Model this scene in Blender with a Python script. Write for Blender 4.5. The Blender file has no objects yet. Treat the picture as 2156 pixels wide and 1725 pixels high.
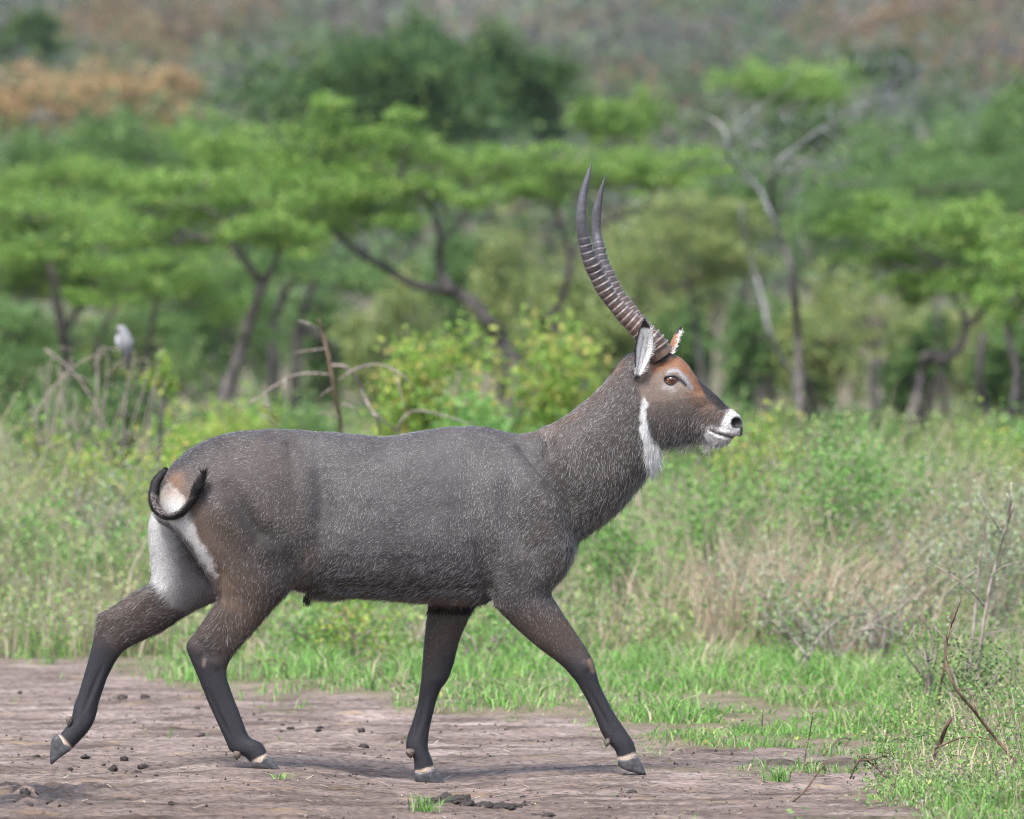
import bpy, math, random
import numpy as np
from mathutils import Vector

rng = np.random.default_rng(11)
random.seed(11)
SC = bpy.context.scene
COL = SC.collection
R = math.radians

# ------------------------------------------------------------------ camera
DIST = 30.0            # metres from lens to the animal
CAMH = 1.9             # lens height (seated in a vehicle)
FP = 17334.0           # focal length in picture units (picture 2156 x 1725)
HOR = 536.4            # row of the flat horizon
CX, CY = 1078.0, 862.5
PITCH = math.atan((CY - HOR) / FP)
CP, SP = math.cos(PITCH), math.sin(PITCH)
cam_d = bpy.data.cameras.new('camera')
cam = bpy.data.objects.new('camera', cam_d)
COL.objects.link(cam)
cam.location = (0, -DIST, CAMH)
cam.rotation_euler = (R(90) - PITCH, 0, 0)
cam_d.sensor_fit = 'HORIZONTAL'
cam_d.sensor_width = 36.0
cam_d.lens = 36.0 * FP / 2156.0
cam_d.clip_start = 1.0
cam_d.clip_end = 5000.0
cam_d.dof.use_dof = True
cam_d.dof.focus_distance = DIST - 0.12
cam_d.dof.aperture_fstop = 4.2
SC.camera = cam

# ------------------------------------------------------------------ sky, sun, exposure
SUN_EL, SUN_AZ = R(58), R(205)      # azimuth measured as compass bearing from +Y, clockwise
w = bpy.data.worlds.new('World')
SC.world = w
w.use_nodes = True
nt = w.node_tree
sky = nt.nodes.new('ShaderNodeTexSky')
sky.sky_type = 'NISHITA'
sky.sun_disc = False
sky.sun_elevation = SUN_EL
sky.sun_rotation = SUN_AZ
sky.air_density = 1.0
sky.dust_density = 2.8
sky.ozone_density = 1.0
nt.nodes['Background'].inputs['Strength'].default_value = 0.09
nt.links.new(sky.outputs['Color'], nt.nodes['Background'].inputs['Color'])
sun_d = bpy.data.lights.new('sun', 'SUN')
sun_d.energy = 1.5
sun_d.angle = R(20)
sun_d.color = (1.0, 0.98, 0.95)
sun = bpy.data.objects.new('sun', sun_d)
COL.objects.link(sun)
sd = Vector((math.sin(SUN_AZ) * math.cos(SUN_EL), math.cos(SUN_AZ) * math.cos(SUN_EL), math.sin(SUN_EL)))
sun.rotation_euler = sd.to_track_quat('Z', 'Y').to_euler()
sun.location = (0, 0, 40)
SC.view_settings.view_transform = 'Standard'
SC.view_settings.look = 'None'
SC.view_settings.gamma = 1.0
SC.view_settings.exposure = 2.02
SC.cycles.max_bounces = 6
SC.cycles.transparent_max_bounces = 6
SC.cycles.use_denoising = True
SC.cycles.denoiser = 'OPENIMAGEDENOISE'
SC.cycles.denoising_input_passes = 'RGB_ALBEDO_NORMAL'
SC.cycles.denoising_prefilter = 'NONE'
SC.cycles.filter_width = 1.1
SC.cycles.volume_bounces = 0
SC.cycles_curves.shape = 'RIBBONS'

# ------------------------------------------------------------------ helpers
def WP(px, py, Y):
    """world point on the plane y = Y that lies on a picture position"""
    u = (px - CX) / FP
    v = (CY - py) / FP
    dy = CP + SP * v
    dz = -SP + CP * v
    t = (Y + DIST) / dy
    return np.array((u * t, Y, CAMH + dz * t))

def toP(co):
    d = co - np.array((0, -DIST, CAMH))
    zc = d[:, 1] * CP - d[:, 2] * SP
    up = d[:, 1] * SP + d[:, 2] * CP
    return CX + FP * d[:, 0] / zc, CY - FP * up / zc

def sstep(a, b, x):
    t = np.clip((x - a) / (b - a), 0, 1)
    return t * t * (3 - 2 * t)

_perm = np.random.default_rng(5).permutation(4096)
_val = np.random.default_rng(6).random(4096)
def _h(i, j, k):
    return _val[_perm[(_perm[(_perm[i & 4095] + j) & 4095] + k) & 4095]]
def vnoise(p, f=1.0):
    """value noise in 0..1 for an (n,3) array"""
    q = np.asarray(p, float) * f + 1000.0
    i = np.floor(q).astype(np.int64)
    t = q - i
    t = t * t * (3 - 2 * t)
    r = 0
    for a in (0, 1):
        for b in (0, 1):
            for c in (0, 1):
                wgt = (t[:, 0] if a else 1 - t[:, 0]) * (t[:, 1] if b else 1 - t[:, 1]) * (t[:, 2] if c else 1 - t[:, 2])
                r = r + wgt * _h(i[:, 0] + a, i[:, 1] + b, i[:, 2] + c)
    return r
def fbm(p, f=1.0, o=3):
    r, a, s = 0, 0.5, 0
    for k in range(o):
        r = r + a * vnoise(p, f * 2 ** k)
        s += a
        a *= 0.5
    return r / s

def npmesh(name, verts, quads=None, tris=None, smooth=True):
    me = bpy.data.meshes.new(name)
    verts = np.asarray(verts, np.float32)
    me.vertices.add(len(verts))
    me.vertices.foreach_set('co', verts.ravel())
    parts, starts, tot, n = [], [], [], 0
    if quads is not None and len(quads):
        q = np.asarray(quads, np.int32)
        parts.append(q.ravel()); starts.append(np.arange(len(q)) * 4); n = q.size; tot.append(len(q))
    if tris is not None and len(tris):
        q = np.asarray(tris, np.int32)
        parts.append(q.ravel()); starts.append(n + np.arange(len(q)) * 3); tot.append(len(q))
    loops = np.concatenate(parts)
    st = np.concatenate(starts).astype(np.int32)
    me.loops.add(len(loops))
    me.loops.foreach_set('vertex_index', loops)
    me.polygons.add(len(st))
    me.polygons.foreach_set('loop_start', st)
    me.update(calc_edges=True)
    me.validate()
    if smooth:
        me.polygons.foreach_set('use_smooth', np.ones(len(me.polygons), bool))
    return me

def color_attr(me, name, cols):
    a = me.attributes.new(name, 'FLOAT_COLOR', 'POINT')
    c = np.ones((len(cols), 4), np.float32)
    c[:, :3] = cols
    a.data.foreach_set('color', c.ravel())

def link(name, me, mat, parent=None):
    o = bpy.data.objects.new(name, me)
    COL.objects.link(o)
    if mat is not None:
        me.materials.append(mat)
    if parent is not None:
        o.parent = parent
        o.location = -Vector(parent.location)     # geometry is written in world units
    return o

def tag(o, label, cat, group=None, kind=None):
    if label: o['label'] = label
    if cat: o['category'] = cat
    if group: o['group'] = group
    if kind: o['kind'] = kind
    return o

def thing(name, loc, label, cat, group=None):
    o = bpy.data.objects.new(name, None)
    COL.objects.link(o)
    o.empty_display_size = 0.05
    o.location = tuple(float(c) for c in loc)
    return tag(o, label, cat, group)

def copy_thing(root, loc, rz, scale, label):
    r = root.copy()
    COL.objects.link(r)
    r.location = loc
    r.rotation_euler = (0, 0, rz)
    r.scale = scale
    r['label'] = label
    for ch in root.children:
        c = ch.copy()
        COL.objects.link(c)
        c.parent = r
    return r

def catmull(pts, n):
    """smooth rows of an (m,k) array, n steps per span"""
    p = np.asarray(pts, float)
    q = np.vstack([2 * p[0] - p[1], p, 2 * p[-1] - p[-2]])
    out = []
    for i in range(1, len(q) - 2):
        for t in np.arange(n) / n:
            a, b, c, d = q[i - 1], q[i], q[i + 1], q[i + 2]
            out.append(0.5 * (2 * b + (c - a) * t + (2 * a - 5 * b + 4 * c - d) * t * t + (3 * b - a - 3 * c + d) * t ** 3))
    out.append(p[-1])
    return np.array(out)

def rings_mesh(rings):
    """closed tube from (m, seg, 3) rings with fan caps"""
    m, s, _ = rings.shape
    v = rings.reshape(-1, 3)
    i = np.arange(m - 1)[:, None] * s
    j = np.arange(s)[None, :]
    j2 = (j + 1) % s
    q = np.stack([i + j, i + j2, i + s + j2, i + s + j], -1).reshape(-1, 4)
    c0, c1 = rings[0].mean(0), rings[-1].mean(0)
    v = np.vstack([v, c0, c1])
    a = np.arange(s); b = (a + 1) % s
    t0 = np.stack([b, a, np.full(s, m * s)], -1)
    t1 = np.stack([(m - 1) * s + a, (m - 1) * s + b, np.full(s, m * s + 1)], -1)
    return v, q, np.vstack([t0, t1])

def merge(parts):
    V, Q, T, n = [], [], [], 0
    for v, q, t in parts:
        V.append(v)
        if q is not None and len(q): Q.append(np.asarray(q) + n)
        if t is not None and len(t): T.append(np.asarray(t) + n)
        n += len(v)
    return np.vstack(V), (np.vstack(Q) if Q else None), (np.vstack(T) if T else None)

def tube(path, rad, seg=8, jit=0.0, sub=4):
    """tapered round tube along a polyline of world points"""
    pr = np.column_stack([np.asarray(path, float), np.asarray(rad, float)])
    pr = catmull(pr, sub) if len(pr) > 2 else pr
    p, r = pr[:, :3], np.maximum(pr[:, 3], 1e-4)
    if jit:
        p = p + (rng.random(p.shape) - 0.5) * jit * r[:, None]
    d = np.gradient(p, axis=0)
    d /= np.linalg.norm(d, axis=1)[:, None] + 1e-9
    ref = np.where(np.abs(d[:, 2:3]) > 0.9, np.array([[1.0, 0, 0]]), np.array([[0, 0, 1.0]]))
    a = np.cross(d, ref); a /= np.linalg.norm(a, axis=1)[:, None]
    b = np.cross(d, a)
    th = np.linspace(0, 2 * np.pi, seg, endpoint=False)
    wob = 1 + (rng.random((len(p), seg)) - 0.5) * jit
    rings = p[:, None] + (r[:, None] * wob)[..., None] * (a[:, None] * np.cos(th)[None, :, None] + b[:, None] * np.sin(th)[None, :, None])
    return rings_mesh(rings)

# ------------------------------------------------------------------ materials
def new_mat(name):
    m = bpy.data.materials.new(name)
    m.use_nodes = True
    n = m.node_tree.nodes
    return m, n, m.node_tree.links, n['Principled BSDF']

def ramp(n, stops):
    r = n.new('ShaderNodeValToRGB')
    e = r.color_ramp.elements
    while len(e) < len(stops): e.new(0.5)
    for k, (p, c) in enumerate(stops):
        e[k].position = p
        e[k].color = (*c, 1)
    return r

def leaf_mat(name, stops, transl=0.35, rough=0.55):
    m, n, l, b = new_mat(name)
    g = n.new('ShaderNodeNewGeometry')
    r = ramp(n, stops)
    l.new(g.outputs['Random Per Island'], r.inputs['Fac'])
    l.new(r.outputs['Color'], b.inputs['Base Color'])
    b.inputs['Roughness'].default_value = rough
    b.inputs['Specular IOR Level'].default_value = 0.25
    t = n.new('ShaderNodeBsdfTranslucent')
    l.new(r.outputs['Color'], t.inputs['Color'])
    mx = n.new('ShaderNodeMixShader')
    mx.inputs['Fac'].default_value = transl
    l.new(b.outputs['BSDF'], mx.inputs[1]); l.new(t.outputs['BSDF'], mx.inputs[2])
    l.new(mx.outputs['Shader'], n['Material Output'].inputs['Surface'])
    return m

def attr_mat(name, attr, rough=0.8, spec=0.2, noise=None, bump=None, transl=0.0):
    m, n, l, b = new_mat(name)
    a = n.new('ShaderNodeAttribute'); a.attribute_name = attr
    src = a.outputs['Color']
    if noise:
        sc_, amt = noise
        tx = n.new('ShaderNodeTexNoise'); tx.inputs['Scale'].default_value = sc_; tx.inputs['Detail'].default_value = 4
        co = n.new('ShaderNodeTexCoord'); l.new(co.outputs['Object'], tx.inputs['Vector'])
        mr = n.new('ShaderNodeMapRange'); mr.inputs['To Min'].default_value = 1 - amt; mr.inputs['To Max'].default_value = 1 + amt
        mr.inputs['From Min'].default_value = 0.25; mr.inputs['From Max'].default_value = 0.75
        l.new(tx.outputs['Fac'], mr.inputs['Value'])
        vm = n.new('ShaderNodeVectorMath'); vm.operation = 'SCALE'
        l.new(src, vm.inputs[0]); l.new(mr.outputs['Result'], vm.inputs['Scale'])
        src = vm.outputs['Vector']
        if bump:
            bp = n.new('ShaderNodeBump'); bp.inputs['Strength'].default_value = bump; bp.inputs['Distance'].default_value = 0.004
            l.new(tx.outputs['Fac'], bp.inputs['Height']); l.new(bp.outputs['Normal'], b.inputs['Normal'])
    l.new(src, b.inputs['Base Color'])
    b.inputs['Roughness'].default_value = rough
    b.inputs['Specular IOR Level'].default_value = spec
    if transl:
        t = n.new('ShaderNodeBsdfTranslucent'); l.new(src, t.inputs['Color'])
        mx = n.new('ShaderNodeMixShader'); mx.inputs['Fac'].default_value = transl
        l.new(b.outputs['BSDF'], mx.inputs[1]); l.new(t.outputs['BSDF'], mx.inputs[2])
        l.new(mx.outputs['Shader'], n['Material Output'].inputs['Surface'])
    return m

def bark_mat(name, c0, c1, scale=14):
    m, n, l, b = new_mat(name)
    co = n.new('ShaderNodeTexCoord')
    mp = n.new('ShaderNodeMapping'); mp.inputs['Scale'].default_value = (1, 1, 0.3)
    tx = n.new('ShaderNodeTexNoise'); tx.inputs['Scale'].default_value = scale; tx.inputs['Detail'].default_value = 6
    r = ramp(n, [(0.3, c0), (0.7, c1)])
    l.new(co.outputs['Object'], mp.inputs['Vector']); l.new(mp.outputs['Vector'], tx.inputs['Vector'])
    l.new(tx.outputs['Fac'], r.inputs['Fac']); l.new(r.outputs['Color'], b.inputs['Base Color'])
    bp = n.new('ShaderNodeBump'); bp.inputs['Strength'].default_value = 0.5; bp.inputs['Distance'].default_value = 0.01
    l.new(tx.outputs['Fac'], bp.inputs['Height']); l.new(bp.outputs['Normal'], b.inputs['Normal'])
    b.inputs['Roughness'].default_value = 0.9
    b.inputs['Specular IOR Level'].default_value = 0.15
    return m

def plain_mat(name, col, rough=0.6, spec=0.3, noise=None):
    m, n, l, b = new_mat(name)
    if noise:
        co = n.new('ShaderNodeTexCoord')
        tx = n.new('ShaderNodeTexNoise'); tx.inputs['Scale'].default_value = noise[0]; tx.inputs['Detail'].default_value = 5
        l.new(co.outputs['Object'], tx.inputs['Vector'])
        k = noise[1]
        r = ramp(n, [(0.3, tuple(c * (1 - k) for c in col)), (0.7, tuple(c * (1 + k) for c in col))])
        l.new(tx.outputs['Fac'], r.inputs['Fac']); l.new(r.outputs['Color'], b.inputs['Base Color'])
        bp = n.new('ShaderNodeBump'); bp.inputs['Strength'].default_value = 0.4; bp.inputs['Distance'].default_value = 0.004
        l.new(tx.outputs['Fac'], bp.inputs['Height']); l.new(bp.outputs['Normal'], b.inputs['Normal'])
    else:
        b.inputs['Base Color'].default_value = (*col, 1)
    b.inputs['Roughness'].default_value = rough
    b.inputs['Specular IOR Level'].default_value = spec
    return m

# ------------------------------------------------------------------ terrain
_hx0, _hy0 = WP(515, 1618, -0.11)[0], -0.11
def terrain(x, y):
    """height of the ground; the planted hooves stand on its dips and swells"""
    x = np.asarray(x, float); y = np.asarray(y, float)
    z = 0.036 * np.exp(-((x + 0.95) / 0.42) ** 2 - ((y + 0.1) / 1.3) ** 2)
    z = z - 0.034 * np.exp(-((x + 0.3) / 0.36) ** 2 - ((y - 0.1) / 1.0) ** 2)
    d = y + DIST
    t = np.clip(d - 78, 0, None)
    rise = 0.052 * t * t / (t + 40)
    rise = np.where(d > 700, 0.052 * 622 ** 2 / 662 + (d - 700) * 0.02, rise)
    return z + rise
# ------------------------------------------------------------------ ground sheet
def axis(fine, lim, step, far, grow):
    a = list(np.arange(fine[0], fine[1] + 1e-6, step))
    s = step
    while a[-1] < far[1]:
        s *= grow; a.append(a[-1] + s)
    s = step
    while a[0] > far[0]:
        s *= grow; a.insert(0, a[0] - s)
    return np.array(a)

ROAD_EDGE = np.array([(-700, 1360), (0, 1384), (200, 1392), (480, 1466), (700, 1476), (900, 1494), (1200, 1532), (1500, 1560),
                      (1900, 1590), (2156, 1610), (3000, 1640)], float)
def road_edge_y(x, y):
    """depth of the far verge for a position: grass beyond it, bare earth before it"""
    z = y + DIST
    px = CX + x / np.maximum(z, 5) * FP
    row = np.interp(px, ROAD_EDGE[:, 0], ROAD_EDGE[:, 1])
    return FP * CAMH / (row - HOR) - DIST
_EX = np.linspace(-6, 6, 121)
_EY = np.array([next((yy for yy in np.arange(-4, 14, 0.05) if yy > road_edge_y(np.array([xx]), np.array([yy]))[0]), 14) for xx in _EX])
def far_verge(x):
    return np.interp(x, _EX, _EY)
def grass_mask(x, y):
    """0 on the bare track, 1 in the grass; soft and ragged edges"""
    p = np.column_stack([x, y * 0.6, np.zeros_like(x)])
    n = fbm(p, 1.6, 3) - 0.5
    n2 = fbm(p + 50, 5.0, 2) - 0.5
    a = sstep(-0.35, 0.75, y - far_verge(x) + n * 2.6 + n2 * 2.2 - 0.1)
    # weeds creeping over the bare end of the track
    w3 = fbm(p * np.array([1, 1.6, 1]) + 80, 4.2, 3)
    a = np.maximum(a, sstep(.50, .62, w3) * .75 * sstep(.35, 1.1, x + n) * sstep(-.4, .6, y + n))
    # near verge in the right foreground corner
    xe = 0.98 + 0.24 * (y + 2.3)
    b = sstep(-0.15, 0.45, x - xe + n * 1.0 + n2 * 0.9 - 0.12) * sstep(1.4, -0.4, y + n)
    return np.clip(np.maximum(a, b * 0.9), 0, 1)

def mud_at(x, y):
    return np.exp(-((x + 1.68) / 0.30) ** 2 - ((y + 1.15) / 0.55) ** 2)
_pr = np.random.default_rng(21)
PRINTS = [(-2.1 + 4.2 * _pr.random(), -2.2 + 6 * _pr.random()) for _ in range(46)]
def relief(x, y):
    x = np.asarray(x, float); y = np.asarray(y, float)
    p = np.column_stack([x, y, np.zeros_like(x)])
    near = sstep(14, 6, np.abs(y))
    rel = (fbm(p * np.array([0.8, 2.2, 1]), 2.4, 3) - 0.5) * 0.034
    rel = rel + (fbm(p * np.array([1.0, 1.4, 1]), 11, 3) - 0.5) * 0.017
    rel = rel + (fbm(p, 34, 2) - 0.5) * 0.010
    # wheel ruts along the track and old hoof prints
    yr = y - 0.35 * x
    for c_, w_ in ((-.9, .16), (.75, .18), (2.3, .2)):
        rel = rel - .014 * np.exp(-((yr - c_ + .12 * np.sin(x * 1.3)) / w_) ** 2) + .008 * np.exp(-((yr - c_ - .28) / .12) ** 2)
    for hx, hy in PRINTS:
        dd = np.hypot((x - hx) / 1.3, y - hy)
        rel = rel - .011 * np.exp(-(dd / .035) ** 2) + .004 * np.exp(-((dd - .062) / .02) ** 2)
    quiet = np.ones_like(x)
    for hx, hy in ((-0.96, -0.11), (-0.30, 0.11)):
        quiet = np.minimum(quiet, sstep(0.06, 0.22, np.hypot(x - hx, y - hy)))
    rel = rel + mud_at(x, y) * ((fbm(p + 9, 16, 3) - 0.45) * 0.11 - 0.002)
    return rel * near * quiet
def ground_z(x, y):
    x, y = np.atleast_1d(x).astype(float), np.atleast_1d(y).astype(float)
    return terrain(x, y) + relief(x, y)
def build_ground():
    xs = axis((-3.0, 3.0), 0, 0.022, (-700, 700), 1.12)
    ys = axis((-3.4, 7.0), 0, 0.022, (-60, 1000), 1.06)
    X, Y = np.meshgrid(xs, ys)
    x, y = X.ravel(), Y.ravel()
    z = terrain(x, y)
    p = np.column_stack([x, y, np.zeros_like(x)])
    g = grass_mask(x, y)
    near = sstep(14, 6, np.abs(y))
    # wheel-worn streaks, hoof pocks and crumbs
    mud = mud_at(x, y)
    z = z + relief(x, y) + g * near * 0.015
    far = sstep(30, 90, y) * (fbm(p, 0.05, 3) - 0.5) * 1.5
    z = z + far
    nx, ny = len(xs), len(ys)
    i = np.arange(ny - 1)[:, None] * nx + np.arange(nx - 1)[None, :]
    q = np.stack([i, i + 1, i + nx + 1, i + nx], -1).reshape(-1, 4)
    me = npmesh('ground', np.column_stack([x, y, z]), q)
    a = me.attributes.new('cover', 'FLOAT', 'POINT'); a.data.foreach_set('value', g.astype(np.float32))
    a = me.attributes.new('wet', 'FLOAT', 'POINT'); a.data.foreach_set('value', (mud * sstep(0.35, 0.6, fbm(p + 3, 9, 2) + 0.15)).astype(np.float32))
    m, n, l, b = new_mat('earth')
    co = n.new('ShaderNodeTexCoord')
    def noise(scale, st=(1, 1, 1), det=5):
        mp = n.new('ShaderNodeMapping'); mp.inputs['Scale'].default_value = st
        tx = n.new('ShaderNodeTexNoise'); tx.inputs['Scale'].default_value = scale; tx.inputs['Detail'].default_value = det
        l.new(co.outputs['Object'], mp.inputs['Vector']); l.new(mp.outputs['Vector'], tx.inputs['Vector'])
        return tx.outputs['Fac']
    soil = ramp(n, [(0.30, (0.066, 0.049, 0.041)), (0.44, (0.126, 0.097, 0.083)), (0.58, (0.186, 0.147, 0.128)), (0.74, (0.29, 0.24, 0.216))])
    l.new(noise(2.6, (0.8, 1.9, 1), 8), soil.inputs['Fac'])
    fine = ramp(n, [(0.30, (0.30, 0.29, 0.29)), (0.47, (0.95, 0.95, 0.95)), (0.70, (1.4, 1.35, 1.3))])
    l.new(noise(60, (0.55, 1, 1), 4), fine.inputs['Fac'])
    mul = n.new('ShaderNodeMix'); mul.data_type = 'RGBA'; mul.blend_type = 'MULTIPLY'; mul.inputs['Factor'].default_value = 0.9
    l.new(soil.outputs['Color'], mul.inputs['A']); l.new(fine.outputs['Color'], mul.inputs['B'])
    straw = ramp(n, [(0.60, (0, 0, 0)), (0.70, (1, 1, 1))])
    l.new(noise(3.4, (1, 2.2, 1), 6), straw.inputs['Fac'])
    sm = n.new('ShaderNodeMix'); sm.data_type = 'RGBA'
    k = n.new('ShaderNodeMath'); k.operation = 'MULTIPLY'; k.inputs[1].default_value = 0.55
    l.new(straw.outputs['Color'], k.inputs[0]); l.new(k.outputs[0], sm.inputs['Factor'])
    l.new(mul.outputs['Result'], sm.inputs['A']); sm.inputs['B'].default_value = (0.26, 0.185, 0.11, 1)
    gr = ramp(n, [(0.32, (0.07, 0.075, 0.033)), (0.48, (0.12, 0.11, 0.058)), (0.64, (0.18, 0.142, 0.105))])
    l.new(noise(4, (1, 1, 1), 6), gr.inputs['Fac'])
    at = n.new('ShaderNodeAttribute'); at.attribute_name = 'cover'
    gm = n.new('ShaderNodeMix'); gm.data_type = 'RGBA'
    k2 = n.new('ShaderNodeMath'); k2.operation = 'MULTIPLY'; k2.inputs[1].default_value = 0.8
    l.new(at.outputs['Fac'], k2.inputs[0]); l.new(k2.outputs[0], gm.inputs['Factor'])
    l.new(sm.outputs['Result'], gm.inputs['A']); l.new(gr.outputs['Color'], gm.inputs['B'])
    # darker earth towards the near edge of the track
    sp0 = n.new('ShaderNodeSeparateXYZ'); l.new(co.outputs['Object'], sp0.inputs['Vector'])
    dm = n.new('ShaderNodeMath'); dm.operation = 'MULTIPLY_ADD'; dm.inputs[1].default_value = 1.6; l.new(noise(1.3, (.6, 1.2, 1), 4), dm.inputs[0]); l.new(sp0.outputs['Y'], dm.inputs[2])
    dr = n.new('ShaderNodeMapRange'); dr.inputs['From Min'].default_value = 1.0; dr.inputs['From Max'].default_value = -1.2; dr.inputs['To Max'].default_value = .5
    l.new(dm.outputs[0], dr.inputs['Value'])
    dx = n.new('ShaderNodeMix'); dx.data_type = 'RGBA'; dx.blend_type = 'MULTIPLY'; dx.inputs['B'].default_value = (.55, .50, .47, 1)
    l.new(dr.outputs['Result'], dx.inputs['Factor']); l.new(gm.outputs['Result'], dx.inputs['A'])
    # far slope: bare purple-brown hill earth between the bushes
    sp = n.new('ShaderNodeSeparateXYZ'); l.new(co.outputs['Object'], sp.inputs['Vector'])
    mr = n.new('ShaderNodeMapRange'); mr.inputs['From Min'].default_value = 55; mr.inputs['From Max'].default_value = 110
    l.new(sp.outputs['Y'], mr.inputs['Value'])
    hill = ramp(n, [(0.3, (0.085, 0.098, 0.085)), (0.5, (0.105, 0.105, 0.092)), (0.68, (0.16, 0.112, 0.088)), (0.8, (0.08, 0.108, 0.058))])
    l.new(noise(0.035, (1, 0.5, 1), 4), hill.inputs['Fac'])
    hm = n.new('ShaderNodeMix'); hm.data_type = 'RGBA'
    l.new(mr.outputs['Result'], hm.inputs['Factor']); l.new(dx.outputs['Result'], hm.inputs['A']); l.new(hill.outputs['Color'], hm.inputs['B'])
    wt = n.new('ShaderNodeAttribute'); wt.attribute_name = 'wet'
    wm = n.new('ShaderNodeMix'); wm.data_type = 'RGBA'
    l.new(wt.outputs['Fac'], wm.inputs['Factor']); l.new(hm.outputs['Result'], wm.inputs['A']); wm.inputs['B'].default_value = (0.03, 0.025, 0.023, 1)
    l.new(wm.outputs['Result'], b.inputs['Base Color'])
    rr = n.new('ShaderNodeMapRange'); rr.inputs['To Min'].default_value = 0.95; rr.inputs['To Max'].default_value = 0.35
    l.new(wt.outputs['Fac'], rr.inputs['Value']); l.new(rr.outputs['Result'], b.inputs['Roughness'])
    b.inputs['Specular IOR Level'].default_value = 0.15
    bp = n.new('ShaderNodeBump'); bp.inputs['Strength'].default_value = 0.9; bp.inputs['Distance'].default_value = 0.012
    l.new(noise(75, (0.6, 1, 1), 5), bp.inputs['Height']); l.new(bp.outputs['Normal'], b.inputs['Normal'])
    o = link('ground', me, m)
    tag(o, 'dusty pinkish brown dirt track running into green verge and bushy slope', 'ground', kind='structure')
    return o
build_ground()
# ------------------------------------------------------------------ the waterbuck
def cH(x, y): return (1289.6 + x * 0.19829, 657.96 + y * 0.19829)
def c3(x, y): return (52.64 + x * 0.29297, 1210.65 + y * 0.29297)
def c4(x, y): return (789.55 + x * 0.30514, 1158.0 + y * 0.30514)
def cG(x, y): return (1158.0 + x * 0.42718, 315.8 + y * 0.42718)
def cT(x, y): return (263.2 + x * 0.27458, 842.2 + y * 0.27458)
def row(f, lx, ly, rx, ry, yc, hd, k=0.0):
    return [*f(lx, ly), *f(rx, ry), yc, hd, k]
def ident(x, y): return (x, y)

def loft(rows, seg=32, n=5, e=0.9):
    r = catmull(rows, n)
    th = np.linspace(0, 2 * np.pi, seg, endpoint=False)
    c, s = np.cos(th), np.sin(th)
    c = np.sign(c) * np.abs(c) ** e
    s = np.sign(s) * np.abs(s) ** e
    out = []
    for L0, L1, R0, R1, yc, hd, k in r:
        a, b = WP(L0, L1, yc), WP(R0, R1, yc)
        m, h = (a + b) / 2, (b - a) / 2
        ring = m + np.outer(c, h) + np.outer(s * (1 + k * c), np.array([0, max(hd, 0.002), 0]))
        out.append(ring)
    return rings_mesh(np.array(out))

# left = under side, right = top side for trunk, neck and head
TORSO = [row(ident, 324, 1085, 324, 1045, 0.0, .03), row(ident, 336, 1100, 337, 1012, 0, .085, .0), row(ident, 360, 1115, 362, 978, 0, .135, 0.1),
         row(ident, 395, 1145, 400, 946, 0, .165, .05), row(ident, 440, 1190, 445, 923, 0, .183, .0), row(ident, 505, 1240, 505, 908, 0, .193, -.1),
         row(ident, 580, 1236, 580, 904, 0, .192, -.12), row(ident, 655, 1240, 655, 907, 0, .190, -.1), row(ident, 690, 1246, 690, 909, 0, .196, -.12), row(ident, 735, 1254, 735, 913, 0, .214, -.15),
         row(ident, 815, 1260, 810, 919, 0, .220, -.15), row(ident, 895, 1265, 885, 907, 0, .214, -.15), row(ident, 970, 1270, 955, 899, 0, .196, -.18),
         row(ident, 1045, 1268, 1020, 899, 0, .178, -.2), row(ident, 1105, 1255, 1075, 911, 0, .158, -.15), row(ident, 1160, 1225, 1120, 920, 0, .135, -.1),
         row(ident, 1195, 1190, 1160, 960, 0, .105), row(ident, 1208, 1150, 1190, 1020, 0, .06)]
NECK = [row(ident, 1120, 1240, 1010, 925, 0, .10), row(ident, 1170, 1205, 1065, 916, 0, .135), row(ident, 1212, 1150, 1118, 910, 0, .135), row(ident, 1245, 1118, 1162, 894, 0, .124),
        row(ident, 1292, 1080, 1205, 866, 0, .114), row(ident, 1334, 1034, 1248, 830, -.005, .105), row(ident, 1368, 990, 1288, 787, -.010, .098),
        row(ident, 1385, 945, 1313, 757, -.016, .090), row(ident, 1395, 905, 1332, 742, -.022, .075), row(ident, 1398, 860, 1350, 745, -.03, .05)]
HEAD = [row(cH, 330, 1180, 230, 520, -.016, .040), row(cH, 400, 1330, 300, 470, -.022, .062, .05), row(cH, 480, 1385, 410, 450, -.030, .074, .12),
        row(cH, 570, 1390, 545, 440, -.038, .080, .2), row(cH, 660, 1388, 690, 462, -.046, .081, .25), row(cH, 750, 1378, 795, 548, -.055, .074, .25),
        row(cH, 830, 1360, 862, 645, -.063, .063, .2), row(cH, 905, 1355, 940, 738, -.070, .053, .1), row(cH, 975, 1375, 1040, 824, -.078, .046, .0),
        row(cH, 1040, 1400, 1130, 905, -.085, .042, -.05), row(cH, 1115, 1412, 1205, 985, -.091, .042, -.05), row(cH, 1200, 1395, 1262, 1024, -.097, .043, .05),
        row(cH, 1285, 1345, 1325, 1068, -.103, .040, .15), row(cH, 1345, 1325, 1365, 1115, -.107, .031, .1), row(cH, 1378, 1290, 1384, 1180, -.110, .014, 0)]
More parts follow.
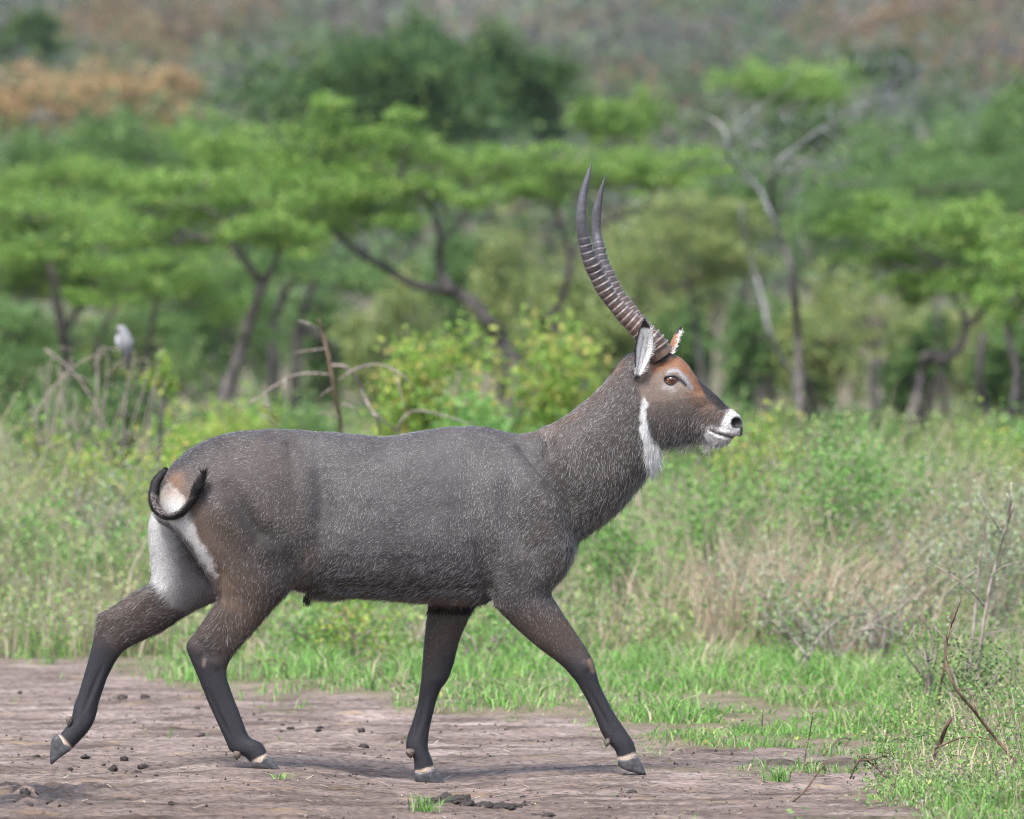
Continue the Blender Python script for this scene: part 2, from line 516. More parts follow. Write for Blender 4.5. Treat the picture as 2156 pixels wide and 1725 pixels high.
# legs: left = rear edge, right = front edge
NH_Y = -.115
NEAR_HIND = [row(ident, 430, 960, 600, 925, -.10, .03), row(ident, 372, 1015, 640, 985, -.115, .075), row(ident, 352, 1075, 660, 1065, -.122, .100), row(ident, 388, 1140, 664, 1140, -.122, .100),
             row(ident, 425, 1195, 648, 1195, -.117, .088), row(ident, 450, 1240, 622, 1230, -.116, .074), row(c3, 1380, 175, 1840, 175, NH_Y, .062),
             row(c3, 1335, 250, 1745, 285, NH_Y, .053), row(c3, 1285, 330, 1650, 395, NH_Y, .045), row(c3, 1225, 415, 1555, 500, NH_Y, .039), row(c3, 1160, 505, 1492, 580, NH_Y, .036),
             row(c3, 1188, 605, 1455, 650, NH_Y, .033), row(c3, 1235, 715, 1450, 735, NH_Y, .030), row(c3, 1275, 815, 1472, 805, NH_Y, .028), row(c3, 1310, 905, 1503, 893, NH_Y, .026),
             row(c3, 1350, 993, 1537, 975, NH_Y, .026), row(c3, 1395, 1092, 1572, 1070, NH_Y, .027), row(c3, 1440, 1190, 1615, 1165, NH_Y, .030), row(c3, 1480, 1268, 1695, 1205, NH_Y, .034),
             row(c3, 1570, 1300, 1735, 1265, NH_Y, .034), row(c3, 1625, 1350, 1748, 1308, NH_Y, .034), row(c3, 1645, 1372, 1765, 1328, NH_Y, .032)]
FH_Y = .115
FAR_HIND = [row(ident, 420, 965, 560, 930, .10, .03), row(ident, 348, 1030, 600, 985, .115, .075), row(ident, 316, 1090, 600, 1065, .118, .095), row(ident, 313, 1140, 570, 1150, .118, .092),
            row(ident, 318, 1188, 530, 1215, .117, .082), row(ident, 316, 1222, 490, 1255, .116, .07), row(c3, 840, 90, 1330, 205, FH_Y, .058), row(c3, 765, 143, 1160, 290, FH_Y, .05),
            row(c3, 670, 198, 985, 405, FH_Y, .043), row(c3, 590, 245, 830, 478, FH_Y, .038), row(c3, 530, 285, 725, 535, FH_Y, .036), row(c3, 507, 385, 660, 610, FH_Y, .033),
            row(c3, 485, 490, 622, 680, FH_Y, .030), row(c3, 455, 610, 592, 740, FH_Y, .028), row(c3, 420, 730, 562, 825, FH_Y, .026), row(c3, 385, 850, 532, 915, FH_Y, .026),
            row(c3, 352, 940, 514, 1000, FH_Y, .028), row(c3, 330, 1040, 480, 1085, FH_Y, .032), row(c3, 285, 1105, 430, 1152, FH_Y, .033), row(c3, 248, 1148, 345, 1240, FH_Y, .033), row(c3, 228, 1165, 310, 1265, FH_Y, .031)]
NF_Y = -.105
NEAR_FORE = [row(ident, 1010, 945, 1085, 935, -.09, .03), row(ident, 995, 1010, 1135, 1000, -.112, .062), row(ident, 1000, 1080, 1185, 1065, -.118, .080), row(ident, 1012, 1150, 1207, 1140, -.118, .085),
             row(ident, 1022, 1210, 1196, 1200, -.114, .078), row(c4, 800, 372, 1225, 280, NF_Y, .066), row(c4, 880, 448, 1255, 365, NF_Y, .058), row(c4, 970, 538, 1320, 470, NF_Y, .050),
             row(c4, 1065, 622, 1392, 582, NF_Y, .044), row(c4, 1175, 710, 1455, 672, NF_Y, .040), row(c4, 1285, 795, 1505, 765, NF_Y, .038), row(c4, 1350, 865, 1528, 850, NF_Y, .035),
             row(c4, 1395, 920, 1545, 910, NF_Y, .030), row(c4, 1440, 998, 1575, 983, NF_Y, .026), row(c4, 1490, 1090, 1627, 1083, NF_Y, .025), row(c4, 1530, 1180, 1680, 1172, NF_Y, .026),
             row(c4, 1562, 1262, 1735, 1252, NF_Y, .029), row(c4, 1600, 1322, 1785, 1330, NF_Y, .033), row(c4, 1658, 1385, 1800, 1390, NF_Y, .033), row(c4, 1674, 1448, 1806, 1420, NF_Y, .033), row(c4, 1680, 1470, 1818, 1440, NF_Y, .031)]
FF_Y = .105
FAR_FORE = [row(ident, 930, 1100, 1080, 1080, .10, .05), row(ident, 905, 1200, 1065, 1200, .108, .07), row(c4, 385, 330, 712, 350, FF_Y, .062), row(c4, 357, 470, 645, 480, FF_Y, .052), row(c4, 344, 580, 600, 580, FF_Y, .046),
            row(c4, 335, 680, 568, 680, FF_Y, .041), row(c4, 326, 800, 540, 800, FF_Y, .038), row(c4, 318, 890, 502, 895, FF_Y, .036), row(c4, 308, 970, 452, 965, FF_Y, .031),
            row(c4, 297, 1050, 423, 1045, FF_Y, .027), row(c4, 275, 1130, 402, 1125, FF_Y, .026), row(c4, 248, 1215, 381, 1213, FF_Y, .026), row(c4, 222, 1290, 369, 1290, FF_Y, .029),
            row(c4, 215, 1365, 366, 1370, FF_Y, .033), row(c4, 265, 1440, 393, 1445, FF_Y, .033), row(c4, 272, 1535, 411, 1505, FF_Y, .033), row(c4, 276, 1555, 422, 1525, FF_Y, .031)]

def ball(f, x, y, Y, r):
    """ellipsoid for a bony or muscular swelling, r = (x, y, z) radii in metres"""
    c = WP(*f(x, y), Y)
    th = np.linspace(0, 2 * np.pi, 16, endpoint=False)
    ph = np.linspace(0.15, np.pi - 0.15, 9)
    rings = np.array([[(c[0] + r[0] * math.sin(p) * math.cos(t), c[1] + r[1] * math.sin(p) * math.sin(t), c[2] + r[2] * math.cos(p)) for t in th] for p in ph])
    return rings_mesh(rings)

EYE = (625, 718)
def head_y(hx):
    return np.interp(hx, [300, 690, 1384], [-.022, -.046, -.110])
hy_eye = float(head_y(625))
body_parts = [loft(TORSO), loft(NECK), loft(HEAD, 36, 6), loft(NEAR_HIND), loft(FAR_HIND), loft(NEAR_FORE), loft(FAR_FORE),
              ball(cH, 640, 672, hy_eye - .066, (.036, .022, .024)), ball(cH, 640, 672, hy_eye + .066, (.036, .022, .024)),
              ball(cH, 560, 505, hy_eye - .038, (.040, .030, .030)), ball(cH, 560, 505, hy_eye + .038, (.040, .030, .030)),
              ball(cH, 700, 860, hy_eye - .062, (.062, .016, .024)), ball(cH, 700, 860, hy_eye + .062, (.062, .016, .024)),
              ball(cH, 290, 640, -.085, (.030, .030, .040)), ball(cH, 350, 610, .045, (.030, .030, .040)),
              ball(cH, 1085, 1275, -.112, (.030, .016, .013)), ball(cH, 1085, 1275, -.058, (.030, .016, .013)),
              ball(cH, 1215, 1265, -.128, (.030, .014, .014)), ball(cH, 1215, 1265, -.072, (.030, .014, .014)),
              ball(ident, 700, 1246, 0, (.09, .035, .028)),
              ball(ident, 540, 935, -.06, (.09, .06, .035)), ball(ident, 540, 935, .06, (.09, .06, .035))]
bv, bq, bt = merge(body_parts)
tmp = bpy.data.objects.new('tmp', npmesh('tmp', bv, bq, bt))
COL.objects.link(tmp)
md = tmp.modifiers.new('r', 'REMESH'); md.mode = 'VOXEL'; md.voxel_size = 0.0052; md.adaptivity = 0
dg = bpy.context.evaluated_depsgraph_get()
body_me = bpy.data.meshes.new_from_object(tmp.evaluated_get(dg), depsgraph=dg)
bpy.data.objects.remove(tmp)
body_me.name = 'body'
nv = len(body_me.vertices)
co = np.empty(nv * 3, np.float32); body_me.vertices.foreach_get('co', co); co = co.reshape(-1, 3).astype(float)
ed = np.empty(len(body_me.edges) * 2, np.int32); body_me.edges.foreach_get('vertices', ed); ed = ed.reshape(-1, 2)
deg = np.bincount(ed.ravel(), minlength=nv).astype(float)[:, None]
def lap(c):
    s = np.empty_like(c)
    for k in range(c.shape[1]):
        s[:, k] = np.bincount(ed[:, 0], c[ed[:, 1], k], nv) + np.bincount(ed[:, 1], c[ed[:, 0], k], nv)
    return s / deg
px, py = toP(co)
fine = np.clip(sstep(1290, 1330, px) * sstep(1010, 960, py) + sstep(1270, 1330, py), 0, 1)[:, None]
for it in range(16):
    lam = 0.55 * (1 - fine * (0.92 if it > 4 else 0.35))
    a = co + lam * (lap(co) - co)
    co = a - 0.53 * (lam / 0.55) * (lap(a) - a) if it % 2 else a     # Taubin-style, keeps volume
def write_co():
    body_me.vertices.foreach_set('co', co.astype(np.float32).ravel()); body_me.update()
    nn = np.empty(nv * 3, np.float32); body_me.vertices.foreach_get('normal', nn)
    return nn.reshape(-1, 3).astype(float)
nrm = write_co()

def seg_d(x, y, pts):
    """distance to a polyline"""
    d = np.full(len(x), 1e9)
    for (ax, ay), (bx, by) in zip(pts[:-1], pts[1:]):
        vx, vy = bx - ax, by - ay
        t = np.clip(((x - ax) * vx + (y - ay) * vy) / (vx * vx + vy * vy + 1e-9), 0, 1)
        d = np.minimum(d, np.hypot(x - ax - t * vx, y - ay - t * vy))
    return d
def poly_d(x, y, pts):
    """signed distance to a polygon, negative inside"""
    d = seg_d(x, y, list(pts) + [pts[0]])
    ins = np.zeros(len(x), bool)
    n = len(pts)
    for i in range(n):
        (ax, ay), (bx, by) = pts[i], pts[(i + 1) % n]
        c = ((ay > y) != (by > y)) & (x < (bx - ax) * (y - ay) / (by - ay + 1e-12) + ax)
        ins ^= c
    return np.where(ins, -d, d)

# nostrils, lips and eye sockets pressed into the head
px, py = toP(co)
hx, hy = (px - 1289.6) / 0.19829, (py - 657.96) / 0.19829
isH = (px > 1330) & (py < 960)
hc = head_y(hx)
side = np.where(co[:, 1] < hc, -1.0, 1.0)
inw = np.column_stack([np.full(nv, -0.25), -side, np.zeros(nv)])
nos = np.exp(-(((hx - 1318) / 46) ** 2 + ((hy - 1178) / 50) ** 2) ** 1.5) * isH * (np.abs(co[:, 1] - hc) > 0.008)
co += inw * (nos * 0.019)[:, None]
lip = [(1035, 1248), (1100, 1282), (1200, 1313), (1290, 1333), (1372, 1330)]
dl = seg_d(hx, hy, lip)
co -= nrm * (np.exp(-(dl / 13) ** 2) * isH * 0.0075)[:, None]
co += nrm * (np.exp(-((dl - 38) / 22) ** 2) * isH * (hx > 1040) * 0.0022)[:, None]
de = np.hypot((hx - EYE[0]) / 1.35, hy - EYE[1])
co += inw * (np.exp(-(de / 55) ** 2) * isH * 0.006)[:, None]
# tear groove in front of the eye, jaw line, cheek
co -= nrm * (np.exp(-(seg_d(hx, hy, [(700, 735), (800, 800), (900, 850)]) / 28) ** 2) * isH * 0.003)[:, None]
co -= nrm * (np.exp(-(seg_d(hx, hy, [(960, 1180), (900, 1060), (1000, 980)]) / 40) ** 2) * isH * 0.004)[:, None]
# muscle and skin relief on the trunk and legs (Gaussian furrows and swells along curves)
def furrow(pts, r, dep):
    global co
    # depth eases in and out towards both ends of the curve
    best = np.full(len(px), 1e9); par = np.zeros(len(px))
    L = [math.dist(a, b) for a, b in zip(pts[:-1], pts[1:])]
    run = 0.0
    for (ax, ay), (bx, by), ll in zip(pts[:-1], pts[1:], L):
        t = np.clip(((px - ax) * (bx - ax) + (py - ay) * (by - ay)) / (ll * ll + 1e-9), 0, 1)
        dd = np.hypot(px - ax - t * (bx - ax), py - ay - t * (by - ay))
        near = dd < best
        best = np.where(near, dd, best); par = np.where(near, (run + t * ll) / sum(L), par)
        run += ll
    wgt = np.exp(-(best / r) ** 2) * np.sin(np.pi * np.clip(par, 0, 1)) ** 0.8
    co = co - nrm * (wgt * dep * (~isH))[:, None]
furrow([(664, 900), (676, 980), (680, 1060), (672, 1130), (655, 1220)], 18, .018)
furrow([(600, 915), (640, 940), (662, 1000)], 14, .006)
furrow([(640, 960), (645, 1060), (640, 1140)], 22, -.007)
furrow([(470, 1010), (510, 1075), (545, 1120), (600, 1145)], 22, .020)
furrow([(420, 1010), (470, 1090), (530, 1150)], 26, -.014)
furrow([(1004, 1130), (1008, 1170), (1020, 1220), (1040, 1262), (1060, 1290)], 17, 0.022)
furrow([(1215, 1150), (1216, 1110), (1205, 1060), (1180, 1000), (1150, 950)], 20, 0.0269)
furrow([(1090, 960), (1150, 1040), (1195, 1110)], 26, -0.0134)
furrow([(1060, 1010), (1075, 1090), (1100, 1150), (1130, 1165)], 20, 0.019)
furrow([(1020, 985), (1030, 1080), (1050, 1160)], 24, -0.016)
furrow([(1150, 905), (1156, 935), (1150, 970)], 14, 0.0179)
furrow([c3(1250, 440), c3(1290, 560), c3(1250, 640)], 9, .006)
furrow([c3(600, 300), c3(590, 400), c3(650, 470)], 9, .006)
furrow([c4(1300, 560), c4(1400, 700), c4(1460, 800)], 8, .004)
furrow([c4(480, 700), c4(520, 850)], 7, .004)
for a_, b_, c_ in ((c3(1310, 800), c3(1390, 1000), c3(1490, 1190)), (c3(560, 640), c3(470, 860), c3(410, 1010)), (c4(1450, 920), c4(1560, 1120), c4(1630, 1260)), (c4(360, 960), c4(320, 1160), c4(270, 1320))):
    furrow([a_, b_, c_], 4.5, .0045)
    furrow([(p_[0] + 9, p_[1]) for p_ in (a_, b_, c_)], 5, -.0025)
furrow([c4(1440, 760), c4(1480, 840)], 8, -.005)
furrow([c3(1330, 600), c3(1400, 680)], 9, -.005)
furrow([c4(420, 860), c4(430, 930)], 9, -.004)
rel = (fbm(co, 9, 3) - 0.5) * 0.010 * (1 - fine[:, 0])
co += nrm * rel[:, None]
nrm = write_co()
body_me.polygons.foreach_set('use_smooth', np.ones(len(body_me.polygons), bool))

# ---- coat: colour of the pelage, pale tip share, hair length
def mixc(c, col, m):
    m = np.clip(m, 0, 1)[:, None]
    return c * (1 - m) + np.asarray(col) * m
def coat(co, nrm):
    n = len(co)
    px, py = toP(co)
    hx, hy = (px - 1289.6) / 0.19829, (py - 657.96) / 0.19829
    n1 = fbm(co, 14, 3) - 0.5
    n2 = fbm(co + 7, 45, 2) - 0.5
    n4 = fbm(co + 11, 140, 2) - .5
    jx, jy = px + n2 * 16 + n1 * 12 + n4 * 10, py + (fbm(co + 3, 45, 2) - 0.5) * 16 + n4 * 10 + (fbm(co + 5, 14, 2) - .5) * 10
    c = np.tile(np.array((0.076, 0.0695, 0.069)), (n, 1))
    griz = np.full(n, 0.60)
    ln = np.full(n, 0.0112)
    yc = co[:, 1]
    c = c * (1 + n1 * 0.7 + (fbm(co + 19, 5, 2) - .5) * .7)[:, None]
    # browner haunch and shoulder point
    hm = sstep(75, -75, poly_d(jx, jy, [(340, 1000), (420, 935), (520, 905), (610, 915), (660, 1040), (650, 1180), (600, 1230), (480, 1210), (420, 1120)]))
    c = mixc(c, (0.074, 0.057, 0.050), hm * 0.85); griz = griz * (1 - 0.42 * hm)
    dk = sstep(50, 0, seg_d(jx, jy, [(500, 1080), (540, 1130), (600, 1160)]))
    c = mixc(c, (0.035, 0.030, 0.028), dk * 0.8); griz *= 1 - 0.5 * dk
    rump = sstep(40, 0, seg_d(jx, jy, [(340, 1000), (400, 950), (460, 925)]))
    c = mixc(c, (0.045, 0.038, 0.036), rump * 0.6); griz *= 1 - 0.4 * rump
    # belly: dark brown, reddish lit lower edge painted into the hem colour
    bl = sstep(1290, 1278, py) * sstep(1195, 1245, jy) * sstep(600, 660, px) * sstep(1060, 1010, px)
    c = mixc(c, (0.056, 0.036, 0.027), bl * 0.9); griz *= 1 - 0.35 * bl
    hem = sstep(1290, 1278, py) * sstep(1248, 1264, jy) * sstep(620, 660, px) * sstep(1010, 980, px)
    c = mixc(c, (0.22, 0.125, 0.075), hem * 0.8)
    ln = ln + 0.014 * sstep(1290, 1276, py) * sstep(1150, 1245, py) * sstep(600, 660, px) * sstep(1060, 1000, px)
    flank = sstep(30, 4, seg_d(jx, jy, [(648, 1175), (640, 1205), (618, 1240)]))
    c = mixc(c, (0.20, 0.15, 0.115), flank * 0.6); ln += .010 * flank
    # neck: longer, a little darker and browner
    nk = sstep(1080, 1180, px + (py - 1000) * 0.2) * sstep(1260, 1180, py)
    c = mixc(c, (0.078, 0.063, 0.055), nk * 0.8)
    ln = ln + 0.0048 * nk
    nape = sstep(26, 0, seg_d(jx, jy, [(1100, 908), (1160, 897), (1210, 866), (1252, 828), (1300, 772)]))
    c = mixc(c, (0.13, 0.082, 0.055), nape * 0.7)
    tuft = sstep(22, 4, np.hypot(jx - 1158, jy - 908))
    c = mixc(c, (0.20, 0.14, 0.105), tuft * 0.6); ln += tuft * 0.012
    # throat of the neck: longer fringe
    fr = sstep(40, 5, seg_d(px, py, [(1215, 1140), (1290, 1085), (1375, 992)])) + sstep(26, 4, seg_d(px, py, [(1180, 1240), (1205, 1170), (1215, 1130)])) * .7
    ln = ln + 0.011 * np.clip(fr, 0, 1)
    ch = sstep(30, 5, seg_d(jx, jy, [(1180, 1235), (1200, 1180)]))
    c = mixc(c, (0.16, 0.10, 0.075), ch * 0.5)
    # ---- legs
    foreN = (py > 1240) & (px > 780)
    hind = (py > 1180) & (px < 640)
    brown = np.where(foreN, sstep(1240, 1320, jy), 0) + np.where(hind & (yc < 0), sstep(1190, 1280, jy), 0) + np.where(hind & (yc >= 0), sstep(1250, 1290, jy + (420 - px) * 0.25), 0)
    c = mixc(c, (0.080, 0.058, 0.048), brown); griz = griz * (1 - 0.62 * np.clip(brown, 0, 1))
    low = np.where(foreN, sstep(1345, 1430, jy + np.where(yc < 0, (px - 1150) * 0.12, (px - 930) * 0.9)), 0) + np.where(hind & (yc < 0), sstep(1325, 1420, jy + (440 - px) * .55), 0) \
        + np.where(hind & (yc >= 0), sstep(1325, 1400, jy + (250 - px) * .5), 0)
    low = np.clip(low, 0, 1)
    c = mixc(c, (0.0195, 0.0195, 0.0245), low * 0.95); griz *= 1 - 0.92 * low
    shin = np.where(hind, sstep(1290, 1330, jy), 0) + np.where(foreN, sstep(1275, 1330, jy), 0)
    ln = ln * (1 - 0.30 * shin) - 0.002 * low
    ln = np.where(hind & (py < 1400) & (py > 1230), np.maximum(ln, 0.020 * (1 - low)), ln)
    # tan streak down the back of the near thigh, white stern
    tan = sstep(38, 0, seg_d(jx, jy, [(395, 1040), (425, 1120), (452, 1185), (482, 1240), (484, 1262)])) * (yc < 0.0)
    c = mixc(c, (0.20, 0.135, 0.095), tan * 0.75); griz *= 1 - 0.5 * tan
    gk = sstep(85, 10, seg_d(jx, jy, [(440, 1120), (478, 1200), (512, 1262), (520, 1300)])) * (yc < 0.0)
    c = mixc(c, (0.135, 0.096, 0.072), gk * 0.75); griz *= 1 - 0.35 * gk
    tan2 = sstep(0, 30, 34 - np.hypot(jx - 372, jy - 1012))
    c = mixc(c, (0.24, 0.145, 0.09), tan2 * 0.9)
    wp = poly_d(jx, jy, [cT(q, w_) for q, w_ in ((200, 740), (290, 700), (360, 660), (440, 730), (500, 800), (505, 900), (545, 1000), (625, 1150), (700, 1330), (690, 1370), (560, 1200), (420, 1020), (330, 940), (180, 900))])
    wm = sstep(7, -9, wp) * (yc < 0.05)
    c = mixc(c, (0.56, 0.545, 0.53), wm)
    c = mixc(c, (0.36, 0.29, 0.235), wm * sstep(1068, 1030, jy)); griz *= 1 - wm
    # far hind leg: white stern fading to grey inside
    fw = poly_d(jx, jy, [cT(q, w_) for q, w_ in ((100, 780), (260, 860), (400, 1000), (440, 1150), (560, 1330), (690, 1420), (700, 1530), (600, 1610), (460, 1640), (330, 1540), (240, 1440), (200, 1380), (100, 1300))])
    inner = sstep(0.17, 0.10, yc)
    fm = sstep(10, -12, fw) * (yc > -0.02) * np.clip(inner + sstep(350, 318, px), 0, 1)
    wh = sstep(395, 335, jx + (py - 1130) * 0.05)
    c = mixc(c, (0.23, 0.215, 0.215), fm * 0.9)
    c = mixc(c, (0.58, 0.565, 0.555), fm * wh)
    ins = sstep(75, 10, np.hypot((jx - 425) / 0.8, (jy - 1165))) * (yc > -0.02)
    c = mixc(c, (0.075, 0.052, 0.048), ins * 0.9 * (1 - wh))
    griz = np.where(fm > 0.3, 0.35, griz)
    # scrapes and knee patches
    c = mixc(c, (0.19, 0.125, 0.09), sstep(9, 2, seg_d(px, py, [c4(1482, 765), c4(1500, 830)])) * (yc < 0) * 0.8)
    c = mixc(c, (0.20, 0.14, 0.11), sstep(6, 1, seg_d(px, py, [c3(1290, 610), c3(1285, 650)])) * (yc < 0) * 0.7)
    # pale band above each hoof
    for pts, s_ in (([c3(1640, 1355), c3(1760, 1290)], -1), ([c3(240, 1165), c3(325, 1255)], 1), ([c4(1672, 1452), c4(1812, 1418)], -1), ([c4(272, 1545), c4(415, 1510)], 1)):
        bd = sstep(8.0, 3.5, seg_d(px + n2 * 6, py + n2 * 6, pts)) * (yc * s_ > 0)
        c = mixc(c, (0.58, 0.46, 0.36), bd * 0.95); griz *= 1 - bd; ln = np.where(bd > 0.3, 0.007, ln)
    # ---- head
    jhx, jhy = hx + n2 * 60 + n1 * 30, hy + (fbm(co + 3, 45, 2) - 0.5) * 60
    hd = sstep(0, 60, (hx - 200) - (hy - 480) * 0.14) * (py < 960) * (px > 1310)
    cf = np.tile(np.array((0.195, 0.150, 0.122)), (n, 1))
    low_c = sstep(840, 1200, jhy + (jhx - 600) * 0.12)
    cf = mixc(cf, (0.092, 0.078, 0.073), low_c * 0.9)
    cf = mixc(cf, (0.155, 0.09, 0.06), sstep(150, 20, seg_d(jhx, jhy, [(860, 870), (960, 950), (1060, 1040)])) * 0.9)
    cf = mixc(cf, (0.095, 0.062, 0.050), sstep(90, 0, seg_d(jhx, jhy, [(1000, 1060), (1130, 1080), (1010, 1170)])) * 0.85)
    cf = mixc(cf, (0.20, 0.092, 0.048), sstep(46, -30, poly_d(jhx, jhy, [(420, 590), (470, 540), (690, 430), (800, 510), (880, 640), (980, 770), (940, 880), (870, 820), (810, 680), (700, 580), (560, 600), (450, 660)])))
    cf = mixc(cf, (0.022, 0.019, 0.020), sstep(26, -26, poly_d(jhx, jhy, [(870, 650), (1010, 740), (1140, 860), (1280, 1000), (1180, 1050), (1060, 960), (960, 850), (900, 760)])) * 0.97)
    cf = mixc(cf, (0.030, 0.024, 0.024), sstep(48, 16, seg_d(jhx, jhy, [(420, 520), (520, 500), (650, 455)])))
    cf = mixc(cf, (0.27, 0.27, 0.285), sstep(27, 0, seg_d(jhx, jhy, [(570, 652), (640, 618), (708, 632), (758, 692), (795, 768), (845, 815)])))
    cf = mixc(cf, (0.40, 0.38, 0.37), sstep(60, 10, seg_d(jhx, jhy, [(560, 800), (640, 815)])) * 0.45)
    cf = mixc(cf, (0.020, 0.018, 0.019), sstep(26, 8, seg_d(hx, hy, [(690, 700), (745, 730), (775, 770)])))
    wmz = sstep(16, -16, poly_d(jhx, jhy, [(1165, 1130), (1200, 1075), (1265, 1022), (1330, 1055), (1400, 1120), (1410, 1300), (1370, 1360), (1290, 1420), (1190, 1500), (1090, 1540), (985, 1520), (968, 1320), (985, 1215), (1045, 1198), (1150, 1228)]))
    cf = mixc(cf, np.array((0.52, 0.50, 0.49)), wmz)
    cf = cf * (1 - 0.45 * wmz * sstep(.5, .75, fbm(co, 120, 2)))[:, None]
    spk = (vnoise(co, 330) > 0.62) * wmz * sstep(1100, 1180, hx) * sstep(1330, 1250, hy)
    cf = mixc(cf, (0.10, 0.09, 0.09), spk * 0.6)
    nh = sstep(1.15, 0.8, np.hypot((hx - 1316) / 62, (hy - 1172) / 68))
    cf = mixc(cf, (0.012, 0.011, 0.012), nh)
    cf = mixc(cf, (0.02, 0.018, 0.018), sstep(30, 10, seg_d(hx, hy, [(1340, 1210), (1375, 1240), (1376, 1300)])) * 0.9)
    cf = mixc(cf, (0.03, 0.024, 0.022), sstep(17, 6, seg_d(hx, hy, lip)) * 0.95)
    erim = np.hypot((hx - EYE[0]) / 1.5, hy - EYE[1])
    cf = mixc(cf, (0.022, 0.021, 0.025), sstep(60, 44, erim))
    earb = sstep(110, 40, np.hypot(hx - 250, hy - 650))
    cf = mixc(cf, (0.30, 0.27, 0.25), earb * 0.7)
    c = c * (1 - hd[:, None]) + cf * hd[:, None]
    griz = griz * (1 - hd) + hd * (0.10 + 0.30 * low_c * (1 - wmz))
    lf = 0.0065 + 0.012 * low_c
    lf = lf + 0.020 * sstep(60, 10, seg_d(hx, hy, [(520, 1400), (700, 1400), (930, 1365)])) + 0.016 * sstep(60, 15, seg_d(hx, hy, [(990, 1400), (1060, 1425)]))
    lf = np.where(wmz > 0.5, np.where(hy > 1360, lf, 0.004), lf)
    ln = ln * (1 - hd) + lf * hd
    # white throat band and russet nape
    tb = sstep(14, -14, poly_d(jhx, jhy, [(325, 890), (362, 960), (358, 1120), (390, 1250), (440, 1370), (540, 1390), (515, 1500), (450, 1670), (380, 1640), (330, 1450), (298, 1250), (286, 1040)]))
    c = mixc(c, (0.66, 0.65, 0.64), tb); griz *= 1 - tb
    ln = np.where(tb > 0.5, np.where(hy > 1360, 0.034, 0.017), ln)
    rn = sstep(60, 10, seg_d(jhx, jhy, [(-150, 700), (20, 600), (150, 430)]))
    c = mixc(c, (0.25, 0.115, 0.055), rn * 0.85); griz *= 1 - 0.6 * rn
    # bare places carry no hair
    bald = (nh > 0.4) | ((erim < 60) & (hd > .5)) | ((hd > .5) & (seg_d(hx, hy, lip) < 12))
    ln = np.where(bald, 0.0, np.maximum(ln, 0.004))
    return np.clip(c * 0.84, 0.008, 0.85), np.clip(griz, 0, 1), ln

ccol, cgriz, clen = coat(co, nrm)
color_attr(body_me, 'coat', ccol * (1 - 0.25 * (cgriz > .15))[:, None])
skin_mat = attr_mat('short_coat', 'coat', rough=0.6, spec=0.25, noise=(220, 0.35), bump=0.5)
base = WP(*c3(1700, 1390), 0)
buck = thing('waterbuck', (-0.63, 0.0, 0.0), 'dark grizzled waterbuck bull striding across the dirt track, long ringed horns, white throat band', 'antelope')
body = link('body', body_me, skin_mat, buck)

# ---- fur strands
def fur_material():
    m, n, l, b = new_mat('fur')
    a = n.new('ShaderNodeAttribute'); a.attribute_name = 'coat'
    s = n.new('ShaderNodeAttribute'); s.attribute_name = 'root_normal'
    l.new(a.outputs['Color'], b.inputs['Base Color'])
    l.new(s.outputs['Vector'], b.inputs['Normal'])
    b.inputs['Roughness'].default_value = 0.55
    b.inputs['Specular IOR Level'].default_value = 0.22
    return m
FUR = fur_material()

def make_fur(name, parent, roots, nrms, dirs, lens, c_root, c_tip, rad, lift, curl=0.25, shade=None):
    n = len(roots)
    K = 5
    t = np.linspace(0, 1, K)
    d = dirs - nrms * (dirs * nrms).sum(1)[:, None]
    d = d / (np.linalg.norm(d, axis=1)[:, None] + 1e-6)
    d = d + rng.normal(0, 0.22, d.shape)
    wav = rng.normal(0, curl, (n, 3))
    P = roots[:, None] - nrms[:, None] * 0.0015 + lens[:, None, None] * (d[:, None] * t[None, :, None] + nrms[:, None] * (np.asarray(lift)[:, None] * (t - 0.45 * t * t)[None])[..., None]
                                             + wav[:, None] * (t * t)[None, :, None] * 0.5 + np.array([0, 0, -0.10])[None, None] * (t * t)[None, :, None])
    cu = bpy.data.hair_curves.new(name)
    cu.add_curves([K] * n)
    cu.attributes['position'].data.foreach_set('vector', P.astype(np.float32).ravel())
    ra = (np.asarray(rad)[:, None] * np.array([1, 1, .9, .7, .25])[None]).astype(np.float32)
    at = cu.attributes.get('radius') or cu.attributes.new('radius', 'FLOAT', 'POINT')
    at.data.foreach_set('value', ra.ravel())
    C = np.ones((n, K, 4), np.float32)
    u = sstep(0.25, 0.8, t)[None, :, None]
    C[..., :3] = c_root[:, None] * (1 - u) + c_tip[:, None] * u
    at = cu.attributes.new('coat', 'FLOAT_COLOR', 'POINT'); at.data.foreach_set('color', C.ravel())
    at = cu.attributes.new('root_normal', 'FLOAT_VECTOR', 'POINT'); at.data.foreach_set('vector', np.repeat(nrms if shade is None else shade, K, 0).astype(np.float32).ravel())
    o = bpy.data.objects.new(name, cu)
    COL.objects.link(o)
    cu.materials.append(FUR)
    o.parent = parent
    o.location = -Vector(parent.location)
    return o

def sample(me, co, nrm, n, weight):
    me.calc_loop_triangles()
    tr = np.empty(len(me.loop_triangles) * 3, np.int32); me.loop_triangles.foreach_get('vertices', tr); tr = tr.reshape(-1, 3)
    A, B, C = co[tr[:, 0]], co[tr[:, 1]], co[tr[:, 2]]
    ar = np.linalg.norm(np.cross(B - A, C - A), axis=1) * weight[tr].mean(1)
    f = rng.choice(len(tr), n, p=ar / ar.sum())
    u, v = rng.random(n), rng.random(n)
    fl = u + v > 1
    u[fl], v[fl] = 1 - u[fl], 1 - v[fl]
    w_ = 1 - u - v
    bary = lambda a: (a[tr[f, 0]].T * w_ + a[tr[f, 1]].T * u + a[tr[f, 2]].T * v).T
    return bary

